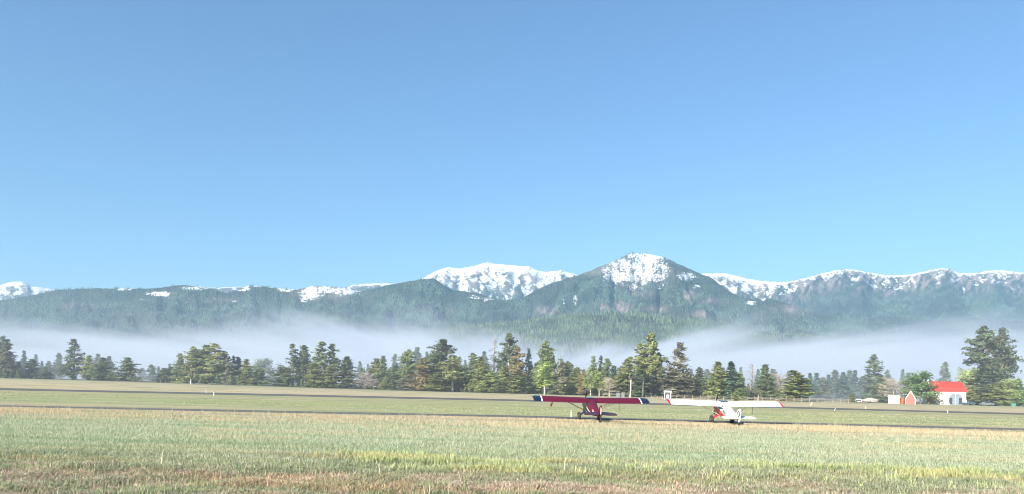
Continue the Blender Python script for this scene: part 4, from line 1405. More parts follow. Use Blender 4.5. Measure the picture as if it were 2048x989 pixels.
RED = dict(body=MT['burgundy'], belly=MT['navy'], wing=MT['burgundy'], tipmat=MT['navy'], fin=MT['burgundy'], tail=MT['maroon'], strut=MT['olive'], gear=MT['navy'], sky=MT['teal'],
           span=10.75, tip=4.56, wide_tip=True, patch=True, split=split_red)
WHT = dict(body=MT['white'], belly=MT['red'], wing=MT['white'], tipmat=MT['red'], fin=MT['white'], tail=MT['white'], strut=MT['white'], gear=MT['red'], sky=MT['glass'],
           span=10.5, tip=5.08, wide_tip=False, patch=False, split=split_white)

PR = at(1178, 840, 68)
PR.z = gzs(PR.x, PR.y)
red_plane, T1 = aircraft('bush_plane', PR, R(5.6), RED, 'burgundy high-wing plane with navy wing tips and white bands, parked nose away', 'small planes parked on the grass')
PW = at(1443.5, 846, 68)
PW.z = gzs(PW.x, PW.y)
white_plane, T2 = aircraft('bush_plane', PW, R(0.9), WHT, 'white high-wing plane with red wing tips and red belly, parked nose away', 'small planes parked on the grass')

# registration lettering on the white plane's port side (as far as it can be read)
for txt, y0, size in (('NAC3', -1.45, .46),):
    cu = bpy.data.curves.new('lettering', 'FONT')
    cu.body = txt
    cu.size = size
    cu.extrude = 0.006
    cu.space_character = 1.05
    tmp = bpy.data.objects.new('tmp', cu)
    COL.objects.link(tmp)
    bpy.context.view_layer.update()
    me = bpy.data.meshes.new_from_object(tmp.evaluated_get(bpy.context.evaluated_depsgraph_get()))
    bpy.data.objects.remove(tmp)
    M = T2 @ Matrix.Translation((-.405, y0, 1.34)) @ Matrix.Rotation(R(-7.5), 4, 'Z') @ Matrix(((0, 0, -1, 0), (-1, 0, 0, 0), (0, 1, 0, 0), (0, 0, 0, 1)))
    me.transform(M)
    me.name = 'registration'
    link('registration', me, MT['ink'], white_plane)

# tie-down ropes, streamer
def world_of(root, T, p):
    return Matrix.Translation(root.location) @ Matrix.Rotation(root.rotation_euler[2], 4, 'Z') @ T @ Vector(p)


def rope(p, label, mat='rope', q=None):
    p = Vector(p)
    q = q or Vector((p.x + .05, p.y + .1, gzs(p.x, p.y) - .03))
    o = MB().path([p, p.lerp(q, .5) + Vector((.03, 0, -.02)), q], [.016, .016, .016], 5).build('tie_down_rope', MT[mat], None, False)
    tag(o, label, 'rope', 'tie-down ropes')


rope(world_of(white_plane, T2, (2.75, .1, 1.96)), 'thin tie-down rope hanging from the right white wing')
rope(world_of(red_plane, T1, (2.75, .1, 1.96)), 'thin tie-down rope under the right burgundy wing')
rope(world_of(red_plane, T1, (1.44, -4.75, 1.63)), 'pale tie-down line at the right end of the burgundy tailplane', 'metal')
p = world_of(red_plane, T1, (-3.55, -.2, 1.93))
sb = MB()
sb.tube(p + Vector((0, 0, .02)), p - Vector((0, 0, .20)), .02, .03, 6)
pit = sb.build('pitot_cover', MT['black'], None)
rb = MB()
for k in range(2):
    rb.prism([p + Vector((.02 * k - .03, .02 * k, -.20)), p + Vector((.03 + .02 * k, .02 * k, -.20)), p + Vector((-.02 - .10 * k, .03 * k, -.68)), p + Vector((-.14 - .10 * k, .03 * k, -.66))], (0, .006, 0))
rb.build('ribbon', MT['orange'], pit)
tag(pit, 'black cover with fluttering orange ribbon under the left burgundy wing', 'streamer')

# ------------------------------------------------------------------ farmyard, fence, gate, markers
MT['roof_red'] = paint('red_metal_roof', (.60, .035, .025), 0.5, 0.06, 0.3)
MT['wall_white'] = paint('white_siding', (.78, .77, .72), 0.7, 0.05, 0.2)
MT['shed_red'] = paint('salmon_red_boards', (.62, .14, .11), 0.7, 0.08, 0.2)
MT['shed_roof'] = paint('pale_sheet_roof', (.62, .63, .64), 0.5, 0.08, 0.3)
MT['wood'] = paint('weathered_rail', (.40, .34, .27), 0.9, 0.2, 0.1)
MT['log'] = paint('pale_peeled_log', (.52, .46, .36), 0.85, 0.15, 0.1)
MT['beam'] = paint('dark_log_beam', (.17, .15, .14), 0.9, 0.2, 0.1)
MT['rust'] = paint('rusty_iron', (.40, .12, .04), 0.85, 0.25, 0.1)
MT['carblue'] = paint('blue_grey_car_paint', (.06, .10, .14), 0.3, 0.05, 0.5)
MT['cardark'] = paint('black_car_paint', (.015, .017, .02), 0.3, 0.05, 0.5)
MT['bin'] = paint('green_plastic', (.10, .32, .25), 0.5, 0.05, 0.3)
MT['greywood'] = paint('grey_boards', (.22, .21, .20), 0.9, 0.2, 0.1)
MT['trim'] = paint('grey_arch_frame', (.17, .20, .235), 0.6, 0.08, 0.3)
MT['boat'] = paint('boat_cover_canvas', (.46, .40, .36), 0.7, 0.1, 0.2)
MT['stone'] = paint('field_stone', (.22, .20, .175), 0.9, 0.2, 0.1)


def place(px, d, dz=0.0):
    u, _ = ray(px, 800)
    x = u * d
    return Vector((x, d, gzs(x, d) + dz))


# white house with a red mansard-like roof and a tall arched window
HP = place(1889.5, 271)
s = 272 / FPX                                             # metres per photograph pixel there
house = empty('house', HP, R(-27))
tag(house, 'white house with red metal roof and grey arched window at right', 'house')
hw, hd = 37.5 * s, 7.0
base = 0.0
eave, ridge = 26.5 * s, 46.5 * s
wm = MB()
wm.box(-hw + .25, hw - .25, 0, hd, -0.3, eave)
wm.build('wall', MT['wall_white'], house)
# skirting wall flaring out at the foot
MB().loft([[(-hw - .35, -.35, -.3), (hw + .35, -.35, -.3), (hw + .35, hd + .35, -.3), (-hw - .35, hd + .35, -.3)], [(-hw + .24, -.004, 2.3), (hw - .24, -.004, 2.3), (hw - .24, hd + .004, 2.3), (-hw + .24, hd + .004, 2.3)]]).build('flared_base', MT['wall_white'], house)
rf = MB()
rf.loft([[(-hw - .3, -.4, eave - .05), (hw + .3, -.4, eave - .05), (hw + .3, hd + .4, eave - .05), (-hw - .3, hd + .4, eave - .05)],
         [(-hw - .05, .5, eave + 1.5), (hw - .45, .5, eave + 1.5), (hw - .45, hd - .5, eave + 1.5), (-hw - .05, hd - .5, eave + 1.5)],
         [(-hw + .35, 1.9, ridge - .45), (hw - 1.2, 1.9, ridge - .45), (hw - 1.2, hd - 1.9, ridge - .45), (-hw + .35, hd - 1.9, ridge - .45)],
         [(-hw + .9, 3.6, ridge), (hw - 2.0, 3.6, ridge), (hw - 2.0, hd - 3.6, ridge), (-hw + .9, hd - 3.6, ridge)]])
roof = rf.build('roof', MT['roof_red'], house)
for k in range(1, 14):                                    # standing seams
    x = -hw + k * (2 * hw) / 14
    xt = x * 0.9 - .3
    MB().path([(x, -.40, eave - .02), (x * .97 - .1, .47, eave + 1.5), (xt, 1.87, ridge - .42)], [.035, .035, .03], 4).build('roof_seam', MT['roof_red'], roof)
ch_ = MB().box(-hw + 1.2, -hw + 1.75, 1.2, 1.75, ridge - 1.4, ridge + .55)
ch_.box(-hw + 1.1, -hw + 1.85, 1.1, 1.85, ridge + .55, ridge + .7)
ch_.build('chimney', MT['wall_white'], roof)
# arched window: frame, panes, side doors
cx, aw, ah = 18.5 * s, 11.5 * s, 22.5 * s
arch = [(-aw, 0), (-aw, ah - aw)] + [(-aw * math.cos(t), ah - aw + aw * math.sin(t)) for t in np.linspace(0.12, math.pi - 0.12, 13)] + [(aw, ah - aw), (aw, 0)]
win = MB().prism([(cx + a, -.48, b + .1) for a, b in arch], (0, .12, 0)).build('arched_window', MT['trim'], house)
for sx in (-1, 1):
    for k in range(3):
        z0_ = .35 + k * .75
        MB().box(cx + sx * aw * .72 - .48, cx + sx * aw * .72 + .48, -.50, -.49, z0_, z0_ + .66).build('pane', MT['glass'], win)
for k in range(3):
    z0_ = .4 + k * .95
    MB().box(cx - .62, cx + .62, -.505, -.49, z0_, z0_ + .8).build('pane', glass_mat('pale_pane', (.25, .33, .40)), win)
MB().box(cx - .06, cx + .06, -.53, -.506, .1, ah - .3).build('mullion', MT['wall_white'], win)
MB().box(-hw + 1.2, -hw + 2.1, -.36, -.34, 0.1, 2.1).build('door', MT['greywood'], house)

# red A-frame shed with white barge boards
AP = place(1821, 255)
s = 255 / FPX
sh = empty('a_frame_shed', AP, R(-27))
tag(sh, 'small steep salmon-red shed with white edge boards beside the white shed', 'shed')
aw, ah, sd = 9.6 * s, 27 * s, 2.6
prof = [(-aw * .92, 0), (-aw, ah * .42), (0, ah), (aw, ah * .42), (aw * .92, 0)]
MB().prism([(a * .93, 0, b * .96 - .1) for a, b in prof], (0, sd, 0)).build('wall', MT['shed_red'], sh)
for sx in (-1, 1):
    MB().prism([(sx * aw, -.12, ah * .40), (0, -.12, ah + .05), (0, -.12, ah - .42), (sx * (aw - .30), -.12, ah * .40 - .06)], (0, .10, 0)).build('barge_board', MT['white'], sh)
    MB().prism([(sx * aw * 1.0, -.12, ah * .395), (sx * aw * .95, -.12, 0), (sx * (aw * .95 - .22), -.12, 0), (sx * (aw * 1.0 - .26), -.12, ah * .38)], (0, .10, 0)).build('corner_board', MT['white'], sh)
    MB().prism([(sx * aw * 1.04, -.2, ah * .38), (sx * aw * 1.04, sd + .2, ah * .38), (0, sd + .2, ah + .12), (0, -.2, ah + .12)], (0, 0, .06)).build('roof', MT['roof_red'], sh)
for k in range(-3, 4):
    x = k * aw * .24
    hh = (ah * .42 + (ah - ah * .42) * (1 - abs(x) / aw)) * .86 - .35
    MB().box(x - .13, x + .13, -.02, -.002, .05, hh).build('board', MT['shed_red'], sh)

# white shed with pale lean-to roof
WP = place(1788, 258)
ws = empty('garden_shed', WP, R(-24))
tag(ws, 'low white shed with pale sheet roof left of the red shed', 'shed')
MB().box(-1.75, 1.75, 0, 2.4, -.1, 2.3).build('wall', MT['wall_white'], ws)
MB().prism([(-2.1, -.35, 2.22), (2.0, -.35, 2.22), (1.6, 1.2, 2.85), (-1.6, 1.2, 2.85)], (0, 0, .08)).build('roof', MT['shed_roof'], ws)
MB().prism([(-1.6, 1.2, 2.85), (1.6, 1.2, 2.85), (2.0, 2.75, 2.22), (-2.1, 2.75, 2.22)], (0, 0, .08)).build('roof', MT['shed_roof'], ws)
for k in range(1, 4):
    MB().box(-1.74, 1.74, -.02, -.003, k * .56, k * .56 + .03).build('siding_line', MT['shed_roof'], ws)

# rusty round tank
tk = empty('rusty_tank', place(1803.5, 259), 0)
tag(tk, 'rusty orange round tank between the white shed and the red shed', 'tank')
MB().loft([[(r_ * math.cos(t), r_ * math.sin(t), z_) for t in np.linspace(0, 2 * math.pi, 18, endpoint=False)] for (z_, r_) in ((-.1, .8), (.2, .98), (1.0, 1.05), (1.7, .92), (2.05, .5), (2.15, .1))]).build('tank_body', MT['rust'], tk, True)
MB().tube((0, 0, 2.1), (0, 0, 2.35), .18, .18, 10).build('cap', MT['beam'], tk)

# far low barn roof behind
fb = empty('low_barn', place(1806, 300), R(-12))
tag(fb, 'grey low barn with pale roof edge just behind the rusty tank', 'barn')
MB().box(-2.6, 2.6, 0, 4, -.2, 2.9).build('wall', MT['greywood'], fb)
MB().prism([(-3, -.3, 2.9), (3, -.3, 3.7), (3, 4.3, 3.7), (-3, 4.3, 2.9)], (0, 0, .15)).build('roof', MT['shed_roof'], fb)

# utility trailer with one dark window strip
tr = empty('utility_trailer', place(1717, 262), R(-4))
tag(tr, 'small white box trailer with a dark slot at the field edge', 'trailer')
MB().box(-1.25, 1.25, 0, 1.4, .28, 1.15).build('trailer_box', MT['wall_white'], tr)
MB().box(-.85, .85, -.02, -.004, .60, .92).build('window', MT['glass'], tr)
for sx in (-1, 1):
    MB().tube((sx * .6, -.05, .25), (sx * .6, .15, .25), .25, .25, 14).build('wheel', MT['tyre'], tr)
MB().tube((-1.25, .7, .4), (-2.0, .7, .32), .05).build('tow_bar', MT['metal'], tr)

# white boat on a trailer
bt = empty('boat_on_trailer', place(1742, 264), R(-3))
tag(bt, 'long white covered boat on a trailer left of the white shed', 'boat')
MB().loft([[(-2.9, -.5, .55), (-2.9, .5, .55), (-2.9, .7, 1.15), (-2.9, -.7, 1.15)], [(0, -.8, .35), (0, .8, .35), (0, 1.0, 1.15), (0, -1.0, 1.15)], [(1.8, -.5, .45), (1.8, .5, .45), (1.8, .75, 1.2), (1.8, -.75, 1.2)],
           [(2.8, -.06, .9), (2.8, .06, .9), (2.8, .1, 1.28), (2.8, -.1, 1.28)]]).build('hull', MT['boat'], bt)
MB().loft([[(-2.6, -.6, 1.155), (-2.6, .6, 1.155), (-2.6, .3, 1.30), (-2.6, -.3, 1.30)], [(-.3, -.85, 1.155), (-.3, .85, 1.155), (-.3, .2, 1.85), (-.3, -.2, 1.85)], [(2.2, -.4, 1.215), (2.2, .4, 1.215), (2.2, .1, 1.32), (2.2, -.1, 1.32)]]).build('cover', MT['boat'], bt)
MB().box(-2.4, 2.4, -.4, .4, .26, .34).build('trailer_frame', MT['metal'], bt)
for sx in (-1, 1):
    MB().tube((-.6, sx * .75, .28), (-.6, sx * .95, .28), .28, .28, 14).build('wheel', MT['tyre'], bt)


def car(px, d, rz, body, label, pickup=False):
    o = empty('parked_car', place(px, d), rz)
    tag(o, label, 'car', 'cars parked under the pines')
    prof = [(-2.2, .35), (-2.25, .75), (-2.1, .95), (-1.5, 1.0), (-1.0, 1.45), (.5, 1.5), (1.05, 1.02), (2.05, .88), (2.2, .6), (2.15, .35)]
    if pickup:
        prof = [(-2.5, .45), (-2.55, 1.05), (-.7, 1.05), (-.55, 1.65), (.7, 1.68), (1.2, 1.12), (2.35, 1.0), (2.45, .45)]
    MB().prism([(a, -.85, b) for a, b in prof], (0, 1.7, 0)).build('body', body, o)
    if pickup:
        w = [(-.48, 1.10), (-.42, 1.55), (.60, 1.58), (1.0, 1.12)]
    else:
        w = [(-1.35, 1.03), (-.92, 1.38), (.45, 1.42), (.85, 1.04)]
    for sy in (-1, 1):
        MB().prism([(a, sy * .855, b) for a, b in w], (0, sy * .012, 0)).build('window', MT['glass'], o)
    for x in (-1.35, 1.35):
        for sy in (-1, 1):
            wh = MB().tube((x, sy * .70, .34), (x, sy * .90, .34), .34, .34, 16).build('wheel', MT['tyre'], o)
            MB().tube((x, sy * .895, .34), (x, sy * .912, .34), .18, .18, 10).build('rim', MT['metal'], wh)
    for sy in (-1, 1):
        MB().box(2.12, 2.22, sy * .62 - .16, sy * .62 + .16, .64, .80).build('headlight', MT['glass'], o)


car(1937, 268, R(8), MT['carblue'], 'blue-grey car parked right of the white house', True)
car(1924, 274, R(70), MT['cardark'], 'black car tucked against the right corner of the white house')
MT['silver'] = paint('grey_car_paint', (.17, .18, .19), 0.4, 0.05, 0.5)
car(1974, 266, R(-4), MT['silver'], 'mid-grey car partly hidden under the dense dark pine')
car(1986, 270, R(20), MT['cardark'], 'dark car just right of the mid-grey car under the pines')

bn = empty('wheelie_bin', place(2027, 262), 0)
tag(bn, 'pale green lidded bin alone near the right edge', 'bin')
MB().loft([[(-.42, -.42, 0), (.42, -.42, 0), (.42, .42, 0), (-.42, .42, 0)], [(-.55, -.55, 1.0), (.55, -.55, 1.0), (.55, .55, 1.0), (-.55, .55, 1.0)]]).build('bin_body', MT['bin'], bn)
MB().prism([(-.6, -.62, 1.003), (.6, -.62, 1.003), (.6, .62, 1.16), (-.6, .62, 1.16)], (0, 0, .06)).build('lid', MT['bin'], bn)

wl = MB().prism([(-1.6, 0, 0), (1.6, 0, 0), (1.7, 0, .55), (.2, 0, .85), (-1.5, 0, .8)], (0, .5, 0)).build('low_wall', MT['wall_white'], None)
wl.location = place(1890, 261)
tag(wl, 'low white garden wall beside the clipped round shrub', 'wall')


# ---- split-rail fence: posts and rails along the far side of the runway
def fence(stations, label, hpost=1.35, rails=(0.45, 0.85, 1.18)):
    pts = [place(px, d) for px, d in stations]
    o = empty('rail_fence', pts[0], 0)
    tag(o, label, 'fence')
    rf_ = np.random.default_rng(int(stations[0][0]))
    for p_ in pts:
        q = p_ - pts[0]
        hh = hpost * (0.92 + .22 * rf_.random())
        MB().path([q + Vector((0, 0, -.2)), q + Vector((.04 * rf_.normal(), 0, hh))], [.10, .085], 7).build('post', MT['wood'], o)
    for a, b in zip(pts[:-1], pts[1:]):
        for zr in rails:
            if rf_.random() < .06:
                continue
            j1, j2 = .05 * rf_.normal(), .05 * rf_.normal()
            MB().path([a - pts[0] + Vector((-.12, -.1, zr + j1)), b - pts[0] + Vector((.12, -.1, zr + j2))], [.055, .045], 6).build('rail', MT['wood'], o)
    return o


fence([(1338 + k * 15.6, 232 + k * .5) for k in range(24)], 'grey split-rail fence behind the white wing and right of the kiosk')
fence([(1206 + k * 13.2, 240) for k in range(5)], 'short stretch of rail fence left of the ranch gate')
fence([(1292 + k * 11, 236) for k in range(4)], 'low rail fence between the ranch gate and the kiosk', 1.0, (0.4, 0.8))

# ---- ranch gate of two peeled logs and a dark beam
GP = place(1260.5, 246)
s = 246 / FPX
gt = empty('ranch_gate', GP, 0)
tag(gt, 'tall ranch gate of two pale log posts and dark crossbeam', 'gate')
dx, dep = 26.5 * s, 7.0
g2 = place(1285, 246 + dep) - GP
hgt = 38.5 * s
MB().path([(0, 0, -.3), (.05, 0, hgt * .5), (.12, 0, hgt)], [.27, .25, .21], 9).build('post', MT['log'], gt, True)
MB().path([(g2.x, g2.y, -.3), (g2.x + .05, g2.y, hgt * .5), (g2.x + .1, g2.y, hgt * .90)], [.27, .25, .21], 9).build('post', MT['log'], gt, True)
d_ = Vector((g2.x, g2.y, -hgt * .10))
MB().path([Vector((.1, 0, hgt + .18)) - d_ * .16, Vector((.1, 0, hgt + .22)) + d_ * .5, Vector((.1, 0, hgt + .20)) + d_ * 1.16], [.24, .27, .25], 9).build('crossbeam', MT['beam'], gt, True)
MB().tube((-.3, -.4, hgt + .35), (-.5, -.4, hgt + 1.25), .04, .03).build('finial', MT['log'], gt)

# ---- little notice kiosk with a roof
KP = place(1335, 222)
s = 222 / FPX
ki = empty('notice_kiosk', KP, R(-14))
tag(ki, 'small open kiosk with pale roof and grey panel left of the white wing tip', 'kiosk')
for sx in (-1, 1):
    for y_ in (0, .7):
        MB().box(sx * 6 * s - .11, sx * 6 * s + .11, y_ - .1, y_ + .1, -.2, 16 * s).build('post', MT['wall_white'], ki)
MB().prism([(-8.2 * s, -.3, 15.6 * s), (8.2 * s, -.3, 15.6 * s), (6.8 * s, .35, 18.2 * s), (-6.8 * s, .35, 18.2 * s)], (0, 0, .1)).build('roof', MT['shed_roof'], ki)
MB().prism([(-6.8 * s, .352, 18.2 * s), (6.8 * s, .352, 18.2 * s), (8.2 * s, 1.0, 15.6 * s), (-8.2 * s, 1.0, 15.6 * s)], (0, 0, .1)).build('roof', MT['shed_roof'], ki)
MB().box(-3.6 * s, 3.6 * s, .3, .42, .15, 12 * s).build('notice_panel', MT['trim'], ki)
MB().box(-2.4 * s, 2.0 * s, .28, .297, 4 * s, 10 * s).build('notice_sheet', MT['shed_roof'], ki)

# grey utility boxes by the fence
for (px, w_, h_, lab) in ((1236, 1.1, 1.5, 'grey metal cabinet, left of two boxes behind the right burgundy wing'), (1246, 1.0, 1.7, 'darker grey cabinet, right of two boxes behind the right burgundy wing')):
    o = empty('utility_cabinet', place(px, 238), 0)
    tag(o, lab, 'cabinet', 'utility cabinets by the fence')
    MB().box(-w_ / 2, w_ / 2, 0, .6, -.1, h_).build('cabinet_body', MT['trim'] if w_ > 1.05 else MT['greywood'], o)
    MB().box(-w_ / 2 - .06, w_ / 2 + .06, -.06, .66, h_ + .002, h_ + .08).build('lid', MT['trim'], o)
    MB().box(-w_ / 2 + .06, w_ / 2 - .06, -.02, -.003, .1, h_ - .1).build('door', MT['trim'] if w_ > 1.05 else MT['greywood'], o)

# orange-topped standpipe by the fence
sp = empty('standpipe', place(1516, 240), 0)
tag(sp, 'pinkish standpipe with a small red arm just behind the rail fence', 'standpipe')
MB().path([(0, 0, -.1), (.02, 0, 1.2), (.06, 0, 2.1)], [.17, .14, .11], 8).build('pipe', MT['log'], sp)
MB().tube((-1.0, 0, .75), (-.05, 0, 1.1), .10, .08).build('arm', MT['shed_red'], sp)


# ---- white marker posts along the runway and taxiway
def marker(px, d, h, label, mat='white', lean=0.0, w=.10, cap=None):
    o = empty('marker_post', place(px, d), 0)
    tag(o, label, 'marker post', 'airfield marker posts')
    MB().path([(0, 0, -.1), (lean * h, 0, h)], [w, w * .9], 8).build('stake', MT[mat], o)
    MB().path([(lean * h * .74, -.002, h * .74), (lean * h * .9, -.002, h * .9)], [w * 1.06, w * 1.03], 8).build('band', MT[cap or 'shed_roof'], o)


marker(381, 262, 1.9, 'tall white marker post before the big left clump of pines', w=.16)
marker(412, 160, .62, 'small white stake, left of the close pair at the runway edge', w=.075)
marker(427.5, 134, .62, 'small white stake, right of the close pair at the runway edge', w=.075)
marker(1143.5, 75, .66, 'pale blue-banded white post left of the burgundy plane wheel', w=.075, cap='bin')
marker(1621, 200, 1.0, 'leaning pale stake in the tan grass right of the white wing', lean=.5, w=.07)
marker(1732, 176, .6, 'short pale stake below the boat trailer', w=.07)
marker(1896, 147, .55, 'short white stake on the runway edge below the house', w=.06)
marker(1669, 140, .5, 'bent white stake in the green strip right of the white plane', lean=.45, w=.05)

# broken log leaning in the grass, dark stubs
lg_ = place(117, 318)
o = MB().path([lg_ + Vector((-1.6, 0, 1.9)), lg_ + Vector((-.4, 0, .9)), lg_ + Vector((.9, 0, 0))], [.22, .3, .33], 8).build('broken_log', MT['beam'], None, True)
tag(o, 'broken dark log leaning in the grass left of the tall open pine', 'log')
for px, lab in ((320, 'dark stub post, left of two beside the big left clump'), (330, 'dark stub post, right of two beside the big left clump')):
    q = place(px, 300)
    o = MB().path([q + Vector((0, 0, -.1)), q + Vector((.03, 0, .6)), q + Vector((.0, 0, 1.05))], [.22, .26, .16], 8).build('stub_post', MT['beam'], None, True)
    tag(o, lab, 'stub', 'dark stubs in the grass')
# pale sagebrush clumps along the field edge at the left clump
for k, px in enumerate((352, 362, 371, 394, 404, 414, 423, 433, 452)):
    tree('bush', px, 764.5 + (k % 3) + px * .004, 13 + (k % 4) * 2, 268 + (k % 3) * 5, 'sage', 'grey', ('leftmost', 'second', 'third', 'fourth', 'middle', 'sixth', 'seventh', 'eighth', 'rightmost')[k] + ' of nine pale sagebrush clumps, counted from the left, below the big left pines', 'sagebrush along the field edge')

# ------------------------------------------------------------------ grass and weeds
def grass(name, n, yr, sampler, hgt, wid, blades_per, mat, label, seed, spread=0.12, lean=0.45, segs=2, xmax=0.80, thresh=None):
    r = np.random.default_rng(seed)
    y = sampler(r, n)
    x = (r.random(n) * 2 - 1) * y * xmax
    keep = np.ones(n, bool) if thresh is None else thresh(x, y, r)
    x, y = x[keep], y[keep]
    n = len(x)
    x = np.repeat(x, blades_per) + r.normal(size=n * blades_per) * spread
    y = np.repeat(y, blades_per) + r.normal(size=n * blades_per) * spread
    m = len(x)
    z = gz(x, y) - 0.01
    hh = hgt(x, y, r) * (0.55 + 0.7 * r.random(m))
    ww = wid(y) * (0.7 + 0.6 * r.random(m))
    az = r.random(m) * 2 * math.pi
    la = np.abs(r.normal(size=m)) * lean + 0.05
    dx, dy = np.cos(az), np.sin(az)
    fx, fy = -np.sin(az + r.normal(size=m) * .5), np.cos(az + r.normal(size=m) * .5)
    V = np.zeros((m, 5 if segs == 2 else 3, 3), np.float32)
    b = np.stack([x, y, z], 1)
    side = np.stack([fx * ww, fy * ww, 0 * ww], 1) * .5
    V[:, 0], V[:, 1] = b - side, b + side
    tip = b + np.stack([dx * la * hh, dy * la * hh, hh * (1 - 0.25 * la)], 1)
    if segs == 2:
        mid = b + np.stack([dx * la * hh * .35, dy * la * hh * .35, hh * .58], 1)
        V[:, 2], V[:, 3], V[:, 4] = mid + side * .8, mid - side * .8, tip
        base = np.array([[0, 1, 2], [0, 2, 3], [3, 2, 4]])
    else:
        V[:, 2] = tip
        base = np.array([[0, 1, 2]])
    F = (base[None] + (np.arange(m) * V.shape[1])[:, None, None]).reshape(-1, 3)
    me = mesh_np(name, V.reshape(-1, 3), F)
    print('GRASS', name, m, len(F))
    o = link(name, me, mat)
    return tag(o, label, 'grass', kind='stuff')


def leafmat(name, c0, c1, trans=0.35):
    m, n, p, o = new_mat(name)
    g = n.nodes.new('ShaderNodeNewGeometry')
    c = mixc(n, g.outputs['Random Per Island'], c0, c1)
    f = noise(n, 1.0, 5, None, 0.62, (0.10, 0.34, 0.3))
    c = mixc(n, rampf(n, f, 0.45, 0.68), c, tuple((a + b) * .5 * k for a, b, k in zip(c0, c1, (1.22, 1.02, .92))))
    f = noise(n, 1.0, 5, None, 0.62, (0.07, 0.42, 0.3))
    c = mixc(n, rampf(n, f, 0.52, 0.66), c, tuple((a + b) * .5 * k for a, b, k in zip(c0, c1, (.72, .84, .74))))
    n.links.new(c, p.inputs['Base Color'])
    p.inputs['Roughness'].default_value = 0.8
    p.inputs['Specular IOR Level'].default_value = 0.15
    tr = n.nodes.new('ShaderNodeBsdfTranslucent')
    n.links.new(c, tr.inputs[0])
    mx = n.nodes.new('ShaderNodeMixShader')
    mx.inputs[0].default_value = trans
    n.links.new(p.outputs[0], mx.inputs[1])
    n.links.new(tr.outputs[0], mx.inputs[2])
    n.links.new(mx.outputs[0], o.inputs[0])
    return m


GM = {
    'tan': leafmat('dry_tan_grass', (.46, .38, .25), (.64, .55, .38)),
    'pale': leafmat('pale_green_grass', (.35, .395, .265), (.53, .555, .40)),
    'green': leafmat('fresh_green_grass', (.23, .30, .155), (.38, .45, .25)),
    'weed': leafmat('yellow_green_weeds', (.40, .44, .20), (.64, .66, .36), 0.45),
    'verge': leafmat('verge_grass', (.31, .33, .18), (.46, .46, .29)),
    'straw': leafmat('matted_straw', (.42, .33, .25), (.66, .56, .43), 0.2),
    'herb': leafmat('grey_green_herbs', (.24, .27, .16), (.40, .42, .27)),
}


def lin(y0, y1):
    return lambda r, n: y0 + (y1 - y0) * r.random(n)


def inv(y0, y1):
    return lambda r, n: 1 / (1 / y1 + r.random(n) * (1 / y0 - 1 / y1))


def patchy(sx, sy, lo, hi, seed, f=lambda x, y: 1.0):
    return lambda x, y, r: r.random(len(x)) < np.clip(sstep(lo, hi, fbm(x * sx, y * sy, seed, 4)), 0.02, 1) * f(x, y)


TX, TN = [p_[0] for p_ in TAXI], [p_[1] for p_ in TAXI]


def edge(x, y):
    # metres of verge left before the taxiway edge
    return np.interp(x, TX, TN) - y


def weedband(x, y):
    # the yellow-green weeds form a broken belt, strongest right of the middle
    s_ = x / y
    a = sstep(-.34, -.14, s_) * (1 - .75 * sstep(.10, .17, s_) * sstep(.36, .27, s_)) * (1 - .6 * sstep(.60, .68, s_))
    return a * sstep(22.3, 24.0, y) * sstep(29.5, 27.5, y)


def by_planes(x, y):
    s_ = x / y
    return (.12 + sstep(.02, .08, s_) * sstep(.56, .48, s_)) * (edge(x, y) > 1.0)


grass('dry_field_grass', 34000, None, lin(40, 69), lambda x, y, r: .10 + .14 * sstep(2.0, 9.0, edge(x, y)), lambda y: .010 + .00035 * y, 4, GM['tan'], 'dry tan grass fringe along the near side of the taxiway', 1,
      .10, .40, 1, .78, patchy(.05, .18, .38, .56, 4, lambda x, y: (.10 + .90 * sstep(48, 57, y)) * (edge(x, y) > .5)))
grass('tall_dry_stalks', 8000, None, lin(55, 67), lambda x, y, r: .46 + 0 * x, lambda y: .018 + 0 * y, 3, GM['tan'], 'tall pale dry stalks standing around the parked planes', 2, .12, .22, 1, .78, patchy(.10, .2, .42, .62, 8, by_planes))
grass('pale_green_grass', 70000, None, lin(21, 60), lambda x, y, r: .11 + .05 * r.random(len(x)), lambda y: .011 + .00035 * y, 4, GM['pale'], 'pale green meadow grass across the middle foreground', 3, .11, .6, 1, .78,
      lambda x, y, r: (edge(x, y) > 2.0) & (r.random(len(x)) < 1.1 - .75 * sstep(48, 58, y)) & (r.random(len(x)) < .12 + .9 * sstep(21.5, 27, y + 2.5 * (fbm(x * .3, y * .3, 55, 3) - .5))))
grass('fresh_green_grass', 22000, None, lin(24, 48), lambda x, y, r: .13 + 0 * x, lambda y: .011 + .0003 * y, 4, GM['green'], 'fresh green grass patches in the foreground', 4, .11, .5, 1, .78, patchy(.05, .30, .50, .64, 12, lambda x, y: .25 + .75 * np.exp(-((y - 30.5) / 2.2) ** 2)))
grass('yellow_green_weeds', 15000, None, lin(22.3, 29.5), lambda x, y, r: .24 * (.5 + 1.0 * fbm(x * .6, y * .6, 77, 3)), lambda y: .026 + 0 * y, 6, GM['weed'], 'belt of yellow-green weeds across the near foreground', 5, .08, .9, 2, .80, patchy(.45, .8, .46, .62, 15, weedband))
grass('grey_green_herbs', 26000, None, lin(17.2, 28), lambda x, y, r: .13 + 0 * x, lambda y: .022 + 0 * y, 5, GM['herb'], 'grey-green low herbs on the rough bank in front', 6, .10, 1.0, 2, .82, patchy(.45, .8, .40, .56, 19))
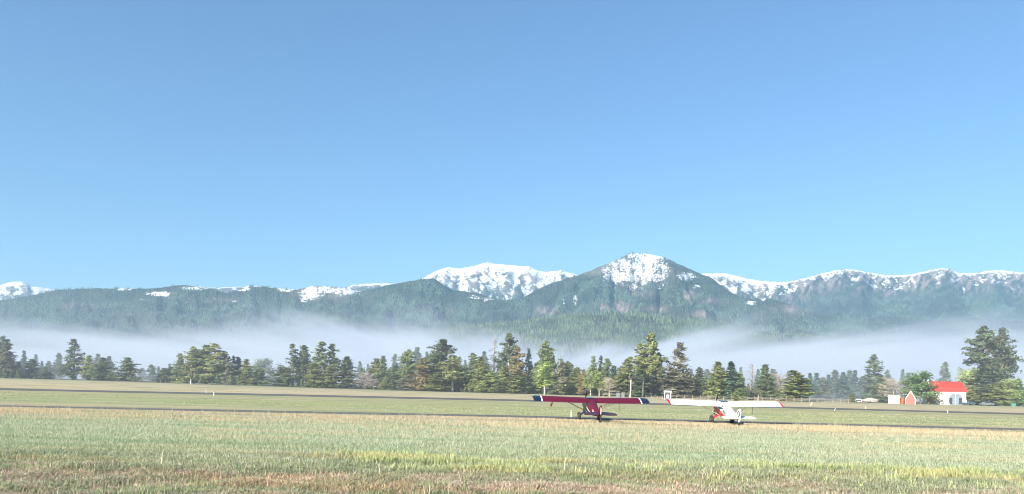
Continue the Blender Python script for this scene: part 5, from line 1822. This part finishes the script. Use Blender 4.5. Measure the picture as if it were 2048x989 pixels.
grass('green_bank_grass', 9000, None, lin(17.2, 25), lambda x, y, r: .17 + 0 * x, lambda y: .014 + 0 * y, 5, GM['green'], 'green tufts on the rough bank in front', 9, .10, .7, 2, .82, patchy(.5, 1.1, .50, .62, 29))
grass('matted_straw', 24000, None, lin(17, 24), lambda x, y, r: .12 + 0 * x, lambda y: .015 + 0 * y, 5, GM['straw'], 'matted pale straw and dead stems on the bank at the bottom', 7, .14, 2.0, 2, .82, patchy(.45, .9, .42, .58, 23, lambda x, y: sstep(24, 20.5, y) * .9 + .1 * (x < -6)))
grass('runway_verge_grass', 30000, None, inv(76, 215), lambda x, y, r: .13 + 0 * x, lambda y: .02 + .0005 * y, 3, GM['verge'], 'short grass between the taxiway and the runway and beyond', 8, .25, .4, 1, .78,
      lambda x, y, r: (r.random(len(x)) < sstep(.36, .56, fbm(x * .04, y * .10, 61, 4)) * .9 + .1) & ~((y > 124) & (y < 186)))
# a few single dead stalks and thistles near the camera
grass('dead_stalks', 60, None, lin(17.5, 24), lambda x, y, r: .55 + 0 * x, lambda y: .020 + 0 * y, 1, GM['straw'], 'single tall dead stalks sticking up from the bank', 10, .0, .45, 2, .75)

# one pale stone in the bank
r_s = np.random.default_rng(5)
u_, v_ = ray(916, 969)
d, w_ = CAM_H / -v_, .17
rr_ = []
for i in range(6):
    t0 = math.pi * (i + .5) / 6
    rr_.append([(w_ * math.sin(t0) * math.cos(t) * (.7 + .6 * r_s.random()), w_ * .7 * math.sin(t0) * math.sin(t) * (.7 + .6 * r_s.random()), -w_ * .6 * math.cos(t0) * (.8 + .4 * r_s.random())) for t in np.linspace(0, 2 * math.pi, 9, endpoint=False)])
o = MB().loft(rr_).build('stone', MT['stone'], None)
o.location = (u_ * d, d, gzs(u_ * d, d) + w_ * .2)
tag(o, 'pale grey stone in the dry bank below the middle of the picture', 'stone')

# ------------------------------------------------------------------ haze: the air of the valley
hz = MB().box(-9600, 9600, -400, 9700, -3.5, 1500).build('haze', None)
hz.data.materials.append(volume_mat('haze_air', (.42, .715, 1.0), 0.00007))
tag(hz, 'blue morning haze filling the valley air', 'haze', kind='stuff')
